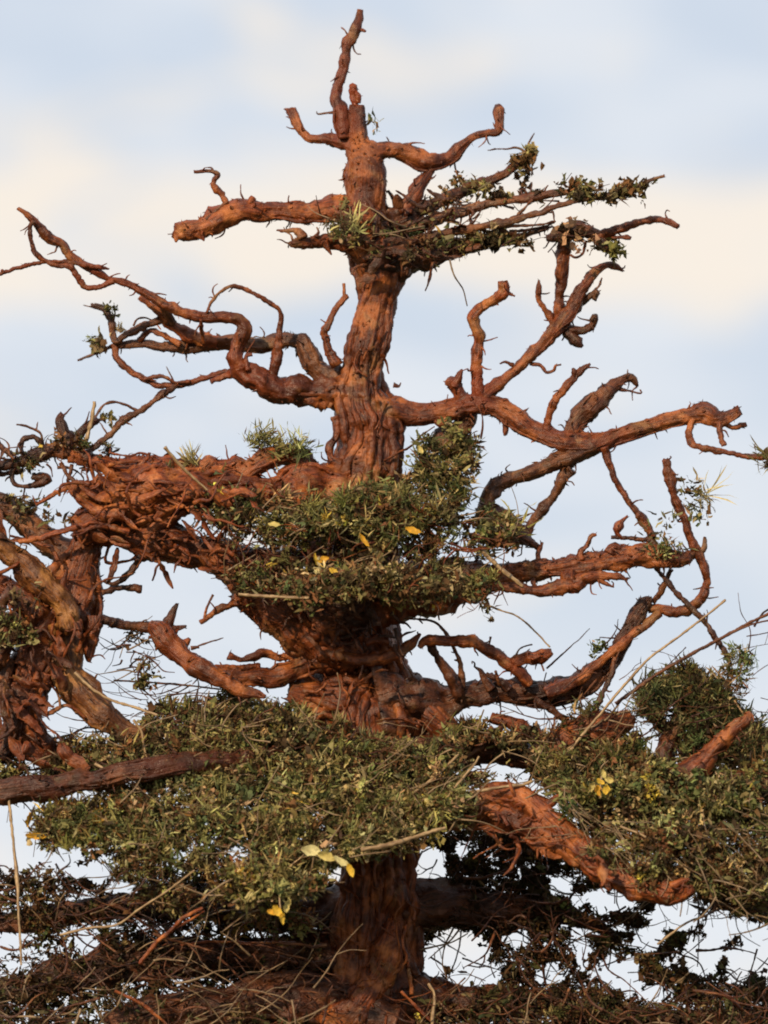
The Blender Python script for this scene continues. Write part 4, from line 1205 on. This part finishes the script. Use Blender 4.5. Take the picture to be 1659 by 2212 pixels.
HOLES = [(hx, hy, rx * 1.03 + 3, ry * 1.03 + 3) for hx, hy, rx, ry in HOLES]
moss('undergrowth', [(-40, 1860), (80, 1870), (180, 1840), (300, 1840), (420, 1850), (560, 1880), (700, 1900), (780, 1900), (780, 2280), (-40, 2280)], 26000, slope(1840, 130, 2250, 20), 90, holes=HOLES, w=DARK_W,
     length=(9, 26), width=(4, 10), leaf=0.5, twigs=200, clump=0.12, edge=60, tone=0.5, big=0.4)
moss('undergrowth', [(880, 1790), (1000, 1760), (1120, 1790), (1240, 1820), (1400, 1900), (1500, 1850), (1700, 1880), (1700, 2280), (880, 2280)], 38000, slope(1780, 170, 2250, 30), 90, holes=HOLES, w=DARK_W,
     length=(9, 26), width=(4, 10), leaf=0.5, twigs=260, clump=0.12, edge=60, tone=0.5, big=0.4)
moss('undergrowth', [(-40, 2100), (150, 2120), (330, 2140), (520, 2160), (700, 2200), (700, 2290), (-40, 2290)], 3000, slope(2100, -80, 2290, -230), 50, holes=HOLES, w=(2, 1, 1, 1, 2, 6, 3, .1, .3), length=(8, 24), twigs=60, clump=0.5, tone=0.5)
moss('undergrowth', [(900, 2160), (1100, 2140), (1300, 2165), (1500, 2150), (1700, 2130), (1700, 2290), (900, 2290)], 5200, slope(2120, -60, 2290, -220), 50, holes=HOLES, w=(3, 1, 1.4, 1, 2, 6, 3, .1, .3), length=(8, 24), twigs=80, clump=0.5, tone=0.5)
tuft(1480, 1850, 190, 60, 5200, -330, 30, w=BROWN_W, length=(9, 24), width=(3, 8), clump=0.35)
moss('undergrowth', [(1480, 1880), (1700, 1900), (1700, 2010), (1600, 1990), (1540, 1960)], 2200, slope(1880, -260, 2010, -300), 40, holes=HOLES, w=BROWN_W, length=(10, 26), twigs=60, clump=0.5)
moss('undergrowth', [(200, 1870), (330, 1860), (440, 1900), (560, 1950), (640, 1960), (700, 2000), (560, 2010), (420, 1980), (280, 1960)], 3600, slope(1860, -330, 2010, -200), 50, holes=HOLES, w=BROWN_W, length=(10, 26), twigs=60, clump=0.5)
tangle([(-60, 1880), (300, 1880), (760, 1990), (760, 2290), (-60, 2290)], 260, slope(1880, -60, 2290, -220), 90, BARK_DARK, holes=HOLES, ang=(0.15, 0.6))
tangle([(-60, 1900), (300, 1900), (760, 2040), (760, 2290), (-60, 2290)], 30, slope(1880, -160, 2290, -300), 60, BARK_GREY, holes=HOLES, ang=(0.2, 0.6), rad=(1.5, 5.5), length=(60, 180))
tangle([(-60, 1980), (300, 1960), (700, 2060), (760, 2290), (-60, 2290)], 46, slope(1880, -220, 2290, -330), 40, STRAW_OLD, holes=HOLES, ang=(-0.2, 0.7), rad=(1.5, 4), length=(60, 180), wander=0.15)
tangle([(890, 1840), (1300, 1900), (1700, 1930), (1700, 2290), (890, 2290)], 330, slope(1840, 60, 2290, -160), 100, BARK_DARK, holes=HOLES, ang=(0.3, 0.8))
tangle([(890, 2090), (1300, 2100), (1700, 1990), (1700, 2290), (890, 2290)], 46, slope(1880, -100, 2290, -260), 60, BARK_GREY, holes=HOLES, ang=(0.2, 0.6), rad=(1.5, 5), length=(60, 170))
tangle([(1150, 1760), (1690, 1760), (1690, 2000), (1500, 1930), (1300, 1860)], 80, slope(1700, -250, 2000, -420), 40, STRAW_OLD, ang=(0.55, 0.4), rad=(1.2, 3.4), length=(50, 150), wander=0.15)
tangle([(60, 1560), (900, 1560), (1050, 1600), (950, 1800), (600, 1920), (100, 1820)], 60, slope(1510, -110, 1940, -455), 20, STRAW_OLD, ang=(0, 0.7), rad=(1.2, 3.2), length=(40, 130), wander=0.2)
tangle([(1150, 1400), (1690, 1330), (1690, 1640), (1150, 1640)], 46, slope(1400, -30, 1640, -110), 50, BARK_DARK, ang=(-0.7, 0.5), rad=(1.2, 3.4), length=(60, 170), wander=0.2)
tangle([(-40, 965), (60, 950), (180, 940), (230, 960), (230, 1020), (-40, 1030)], 26, slope(900, -90, 1060, -110), 24, BARK_DARK, ang=(0.2, 0.8), rad=(1.5, 6), length=(30, 90), wander=0.6)
tangle([(180, 1480), (560, 1470), (640, 1530), (200, 1600)], 36, slope(1470, -40, 1600, -120), 40, BARK_DARK, ang=(0.0, 0.4), rad=(1.2, 3), length=(50, 150), wander=0.2)
tangle([(400, 1060), (1100, 1090), (1080, 1290), (480, 1290)], 60, slope(1060, -170, 1290, -290), 26, BARK, ang=(0.1, 0.7), rad=(1.2, 4), length=(30, 100))
tangle([(850, 440), (1250, 400), (1200, 520), (850, 570)], 16, slope(400, -40, 560, -100), 40, BARK_DARK, ang=(-0.25, 0.25), rad=(1.2, 4), length=(50, 150), wander=0.2)
tangle([(-40, 1600), (140, 1590), (330, 1600), (300, 1690), (100, 1710), (-40, 1700)], 60, slope(1590, -60, 1710, -140), 40, BARK_DARK, ang=(0.05, 0.4), rad=(1.5, 6), length=(60, 170), wander=0.25)
moss('moss_pad', [(-40, 1610), (80, 1600), (200, 1590), (330, 1600), (340, 1660), (200, 1680), (120, 1690), (40, 1680), (-40, 1690)], 5200, slope(1590, -70, 1690, -150), 36, w=BROWN_W, length=(9, 26), clump=0.35)
# peeling shreds
shreds([(190, 1040), (280, 1030), (480, 1034), (520, 1070), (420, 1120), (290, 1130), (200, 1080)], 50, slope(1000, -160, 1130, -215), 20, BARK_ORANGE, ang=(0.15, 0.4), size=(30, 95))
shreds([(220, 1110), (420, 1150), (560, 1210), (540, 1270), (400, 1220), (230, 1180)], 34, slope(1110, -150, 1260, -170), 24, BARK, ang=(0.35, 0.4))
shreds([(0, 1170), (150, 1150), (215, 1180), (215, 1380), (150, 1450), (130, 1620), (0, 1650), (-30, 1300)], 46, slope(1150, -140, 1620, -180), 24, BARK, ang=(1.2, 0.6), size=(30, 130), width=(6, 20))
shreds([(0, 1320), (120, 1330), (120, 1560), (0, 1580)], 24, slope(1320, -190, 1580, -190), 20, BARK_DARK, ang=(1.3, 0.5), size=(30, 110), width=(6, 20))
shreds([(790, 600), (840, 600), (820, 780), (850, 900), (850, 1060), (760, 1060), (760, 800)], 12, slope(560, -50, 1060, -66), 6, BARK, ang=(1.5, 0.25), size=(50, 150), width=(3, 7))
shreds([(700, 1400), (870, 1400), (940, 1500), (960, 1600), (680, 1560), (650, 1500)], 18, slope(1400, -78, 1600, -115), 8, BARK, ang=(0.5, 0.6), size=(40, 130), width=(3, 8))
shreds([(520, 1300), (860, 1290), (860, 1390), (740, 1420), (600, 1380)], 26, slope(1290, -165, 1400, -110), 14, BARK_DARK, ang=(0.4, 0.7), size=(24, 90), width=(5, 16))
shreds([(760, 1870), (900, 1850), (900, 2200), (740, 2200)], 16, slope(1850, -78, 2200, -98), 6, BARK, ang=(1.4, 0.3), size=(60, 180), width=(4, 8))
shreds([(1040, 1705), (1130, 1715), (1260, 1820), (1400, 1900), (1360, 1920), (1200, 1815), (1080, 1750)], 7, slope(1690, -320, 1930, -440), 14, BARK_ORANGE, ang=(0.7, 0.3), size=(30, 110), width=(5, 13))
shreds([(940, 1790), (1100, 1765), (1230, 1850), (1100, 1815)], 22, slope(1740, -230, 1840, -270), 14, BARK, ang=(0.4, 0.4))
shreds([(800, 440), (1000, 420), (1060, 520), (950, 560), (880, 610), (780, 600), (760, 520)], 50, slope(430, -70, 600, -90), 30, BARK_DARK, ang=(-0.2, 0.8), size=(20, 80), width=(5, 14))

# thin stems crossing the gaps of the undergrowth
for i in range(60):
    x = random.choice([random.uniform(890, 1680), random.uniform(-20, 560), random.uniform(890, 1680)])
    y = random.uniform(1840, 2180)
    a = random.uniform(0, math.pi)
    ln = random.uniform(60, 190)
    d = random.uniform(40, 220)
    r = random.uniform(1.0, 2.4)
    bend = random.uniform(-20, 20)
    pts = [(x - math.cos(a) * ln / 2, y - math.sin(a) * ln / 2, r), (x + math.sin(a) * bend, y - math.cos(a) * bend, r * .9), (x + math.cos(a) * ln / 2, y + math.sin(a) * ln / 2, r * .6)]
    limb('stem', pts, tree, d, d + random.uniform(-50, 50), BARK_DARK, rough=0.8, flake=0.3)

# ------------------------------------------------------------------ loose dry stalks
def stalk(label, pts, d0, d1, r=4.0, forks=(), mat=None, name='dry_stalk', cat='stalk'):
    r *= 0.85
    o3 = to_world([[pts[0][0], pts[0][1], d0]])[0]
    buf = Buf()
    n = len(pts)
    P = [(p[0], p[1], d0 + (d1 - d0) * i / (n - 1), r * (p[2] if len(p) > 2 else 1) * (1 - 0.25 * i / (n - 1))) for i, p in enumerate(pts)]
    tube(buf, P, 0.8, sides=8, step=3)
    for f in forks:
        Q_ = [(p[0], p[1], p[2], r * 0.6 * (1 - 0.5 * i / len(f))) for i, p in enumerate(f)]
        tube(buf, Q_, 0.5, sides=7, step=3)
    o = buf.build(name, mat or STRAW, None, origin=o3, loc=o3)
    tag(o, label, cat, 'loose dry stalks caught in the moss')
    return o


stalk('long thin brown stalk standing upright at the left edge of the photo', [(14, 1690), (22, 1750), (32, 1850), (38, 1905, 1.5), (40, 1960), (46, 2085)], -250, -290, 4.6)
stalk('stout orange-brown forked stick under the lower edge of the big moss pad', [(302, 2082), (335, 2040), (368, 2010), (400, 1980), (438, 1962)], -350, -400, 6.6, [[(372, 2008, -372), (405, 1990, -385), (442, 1968, -400)]], BARK_ORANGE)
stalk('straight pale stick lying level along the centre moss tier above the shaded cone', [(515, 1284), (560, 1287), (620, 1290), (668, 1291)], -318, -322, 5.0)
stalk('flat cream splinter pointing down right beside the centre moss tier', [(1040, 1186), (1062, 1210), (1090, 1236), (1130, 1266)], -215, -205, 6.4)
stalk('straight tan straw rising right from the big pad, left of its short neighbour', [(888, 1716), (930, 1686), (965, 1655), (990, 1630)], -270, -200, 4.0)
stalk('short tan straw right beside the orange limb, rising from the big pad', [(975, 1712), (1000, 1680), (1022, 1655), (1035, 1635)], -265, -200, 4.0)
stalk('tan straw lying along the top of the broad orange limb', [(1015, 1712), (1070, 1702), (1130, 1694), (1150, 1688)], -245, -235, 5.0)
stalk('pale flat blade of straw at the right tip of the big pad', [(780, 1836), (850, 1822), (905, 1805), (962, 1788)], -390, -330, 7.0)
stalk('grey straw rising steeply towards the right edge, ending below the curled limb', [(1215, 1640), (1290, 1550), (1340, 1490), (1400, 1425), (1480, 1365), (1568, 1296)], -130, -170, 4.2)
stalk('long grey stem slanting up to the right edge of the photo', [(1330, 1520), (1400, 1470), (1480, 1420), (1560, 1378), (1620, 1345), (1675, 1318)], -120, -190, 5.6, [[(1560, 1378, -165), (1620, 1350, -180), (1672, 1338, -180)]], BARK_GREY)
stalk('pale straw pointing down right across the dark left bough', [(205, 1650), (240, 1670), (275, 1690), (302, 1706)], -230, -260, 4.6)
stalk('bent cream twig hanging beside the bare orange-yellow wood', [(288, 1555), (305, 1580), (310, 1610), (318, 1640), (326, 1658)], -230, -220, 3.6)
stalk('thin grey stalk lying level behind the lower left branch', [(245, 1470), (320, 1474), (400, 1480), (480, 1490), (545, 1500)], -40, -40, 3.0, [[(345, 1500, -40), (390, 1482, -45), (415, 1470, -45)], [(360, 1500, -30), (420, 1497, -40), (500, 1500, -40)]], BARK_GREY)
stalk('straight straw sticking up out of the crumpled orange bough', [(356, 966), (385, 1000), (415, 1030), (448, 1060)], -255, -215, 4.4)
stalk('long bent brown stalk below the left end of the big pad', [(130, 2020), (190, 2005), (250, 1998), (300, 1965), (360, 1925), (420, 1880)], -300, -400, 3.6)
stalk('thin level orange straw in front of the shaded lower bough', [(390, 2042), (450, 2034), (540, 2036), (640, 2036)], -160, -170, 3.4, (), BARK_ORANGE)
stalk('pale upright straw at the bottom edge beside the trunk', [(932, 2240), (935, 2190), (938, 2150), (926, 2125)], -180, -170, 5.4)
stalk('red-brown twig leaning left beside the trunk at the bottom edge', [(955, 2225), (920, 2195), (890, 2165), (866, 2142)], -160, -165, 5.6, (), BARK_ORANGE)
stalk('brown twig slanting down right in the bottom left corner', [(248, 2140), (300, 2165), (340, 2195), (372, 2225)], -260, -260, 5.0, (), BARK_ORANGE)
stalk('thin bowed grass stem with a dark seed clump below the right limb', [(1040, 1302), (1080, 1318), (1115, 1330), (1150, 1358), (1188, 1398)], -110, -130, 3.0)
stalk('cream straw strip running along the bare orange-yellow wood', [(162, 1452), (195, 1485), (240, 1512), (290, 1528), (340, 1545)], -215, -235, 4.6)
stalk('thin brown stalk crossing the dark undergrowth at the lower right', [(1420, 2040), (1480, 1995), (1530, 1975), (1570, 1950)], -280, -290, 3.4)
stalk('pale thin stalk crossing the shaded moss right of the orange limb', [(1340, 1785), (1400, 1810), (1450, 1850), (1490, 1885)], -330, -370, 3.6)

# ------------------------------------------------------------------ yellow leaves
def leaf_mesh(buf, c, d, size, ang, aspect, col, cup=0.35, crinkle=0.0, pitch=0.4):
    """a cupped leaf with a few rows of vertices; c in photo plane, d depth"""
    nl, nw = 7, 5
    s = np.linspace(0, 1, nl)
    wprof = np.sin(np.pi * np.clip(s * 0.92 + 0.06, 0, 1)) ** 0.7
    vs = []
    for i in range(nl):
        for j in range(nw):
            v = (j / (nw - 1) - 0.5) * 2
            x = (s[i] - 0.5) * size
            y = v * wprof[i] * size * aspect * 0.5 * random.uniform(0.65, 1.15)
            z = cup * size * (v * v * 0.5 * aspect + (s[i] - 0.5) ** 2) + crinkle * size * random.uniform(-0.1, 0.1)
            vs.append((x, y, z))
    vs = np.array(vs)
    ca, sa = math.cos(ang), math.sin(ang)
    cp, sp_ = math.cos(pitch), math.sin(pitch)
    x, y, z = vs[:, 0], vs[:, 1], vs[:, 2]
    y2, z2 = y * cp - z * sp_, y * sp_ + z * cp
    X = x * ca - y2 * sa
    Y = x * sa + y2 * ca
    out = np.stack([c[0] + X, c[1] + Y, d - z2], 1)
    q = [(i * nw + j, i * nw + j + 1, (i + 1) * nw + j + 1, (i + 1) * nw + j) for i in range(nl - 1) for j in range(nw - 1)]
    cc = np.array(col)[None] * (1 + 0.15 * RNG.normal(size=(len(out), 1)))
    buf.add(out, q, None, np.clip(cc, 0.01, 0.9))


def yellow_thing(name, label, cat, leaves, group='yellow leaves and blossoms on the moss', part='petal', stem=None):
    c0 = leaves[0]
    o3 = to_world([[c0[0], c0[1], c0[2]]])[0]
    if len(leaves) == 1:
        b_ = Buf()
        x, y, d, sz, ang, asp, col = c0
        leaf_mesh(b_, (x, y), d, sz * 0.8, ang, asp, col, crinkle=0.9)
        o = b_.build(name, YELLOW, None, attr='tint', origin=o3, loc=o3)
        tag(o, label, cat, group)
        return o
    e = link(bpy.data.objects.new(name, None))
    e.location = o3
    e.empty_display_size = 0.005
    tag(e, label, cat, group)
    for (x, y, d, sz, ang, asp, col) in leaves:
        b_ = Buf()
        leaf_mesh(b_, (x, y), d, sz * 0.9, ang, asp, col, crinkle=0.9, pitch=random.uniform(-0.2, 0.8))
        b_.build(part, YELLOW, e, attr='tint', origin=o3)
    if stem:
        b_ = Buf()
        tube(b_, stem, 0.4, sides=6, step=2.5)
        b_.build('stem', STRAW, e, origin=o3)
    return e


YB = (0.72, 0.47, 0.06)
YO = (0.66, 0.36, 0.04)
YP = (0.60, 0.49, 0.17)
YC = (0.62, 0.55, 0.26)
yellow_thing('yellow_blossom', 'bright yellow blossom sprig on the right moss pad', 'blossom',
             [(1290, 1708, -300, 26, 1.4, .8, YO), (1308, 1706, -302, 24, 1.7, .8, YB), (1302, 1672, -285, 22, 1.2, .8, YP), (1316, 1684, -290, 22, .3, .8, YP), (1278, 1700, -298, 24, 1.9, .7, YP), (1296, 1690, -300, 22, .6, .8, YB)],
             stem=[(1300, 1670, -250, 3), (1298, 1695, -285, 2.5), (1296, 1712, -296, 2)])
yellow_thing('withered_leaf', 'long crinkled cream-yellow leaf drooping over the lower edge of the big pad', 'leaf',
             [(672, 1838, -415, 46, .1, .6, YC), (705, 1850, -420, 44, .35, .6, YP), (735, 1862, -426, 40, .5, .55, YC), (758, 1880, -430, 34, 1.2, .5, YB)], part='leaf_lobe',
             stem=[(650, 1835, -408, 3), (705, 1848, -415, 2.6), (760, 1885, -420, 2)])
yellow_thing('yellow_leaf_sprig', 'bright yellow curled leaves hanging below the big pad near the trunk', 'leaf',
             [(600, 1968, -446, 34, .9, .7, YB), (618, 1955, -450, 34, 1.9, .6, YP), (588, 1972, -444, 26, .2, .7, YO), (608, 1985, -448, 28, 1.5, .6, YB)], part='leaf_lobe',
             stem=[(606, 1910, -430, 2.5), (604, 1940, -442, 2.5), (606, 1965, -446, 2)])
yellow_thing('yellow_leaf', 'yellow curled leaf on the centre moss tier, right of the trunk line', 'leaf', [(892, 1146, -262, 44, .25, .45, YO)])
yellow_thing('yellow_leaf', 'narrow orange-yellow leaf on the centre moss tier under the trunk', 'leaf', [(786, 1168, -285, 44, .9, .3, YO)])
yellow_thing('yellow_leaf', 'pale yellow leaf near the left end of the centre moss tier', 'leaf', [(592, 1134, -220, 34, .1, .5, YP)])
yellow_thing('yellow_leaf_sprig', 'yellow two-lobed leaf low on the centre moss tier', 'leaf', [(684, 1212, -268, 38, 1.1, .5, YB), (700, 1208, -270, 26, -.3, .6, YO)], part='leaf_lobe')
yellow_thing('yellow_leaf', 'small yellow leaf right of the two-lobed leaf, centre moss tier', 'leaf', [(720, 1234, -285, 26, .5, .7, YB)])
yellow_thing('yellow_leaf', 'yellow leaf at the top of the mossy bracket beside the trunk', 'leaf', [(907, 972, -205, 24, 1.0, .8, YP)])
yellow_thing('yellow_leaf', 'small golden leaf on the mossy bracket, lower right', 'leaf', [(985, 1094, -180, 28, .8, .5, YO)])
yellow_thing('yellow_leaf_sprig', 'orange-yellow leaf at the far left tip of the big pad', 'leaf', [(60, 1770, -300, 36, 1.8, .5, YO), (78, 1806, -320, 50, .05, .35, YO)], part='leaf_lobe')
yellow_thing('yellow_leaf', 'small pale yellow leaf in the middle of the big pad', 'leaf', [(424, 1752, -330, 26, 2.0, .7, YC)])
yellow_thing('yellow_leaf', 'square yellow-green leaf standing up in the big pad', 'leaf', [(682, 1655, -225, 34, 1.5, .8, (0.26, 0.27, 0.07))])
yellow_thing('yellow_leaf', 'yellow-green leaf standing at the upper edge of the big pad', 'leaf', [(360, 1680, -245, 36, 1.3, .6, (0.24, 0.26, 0.08))])
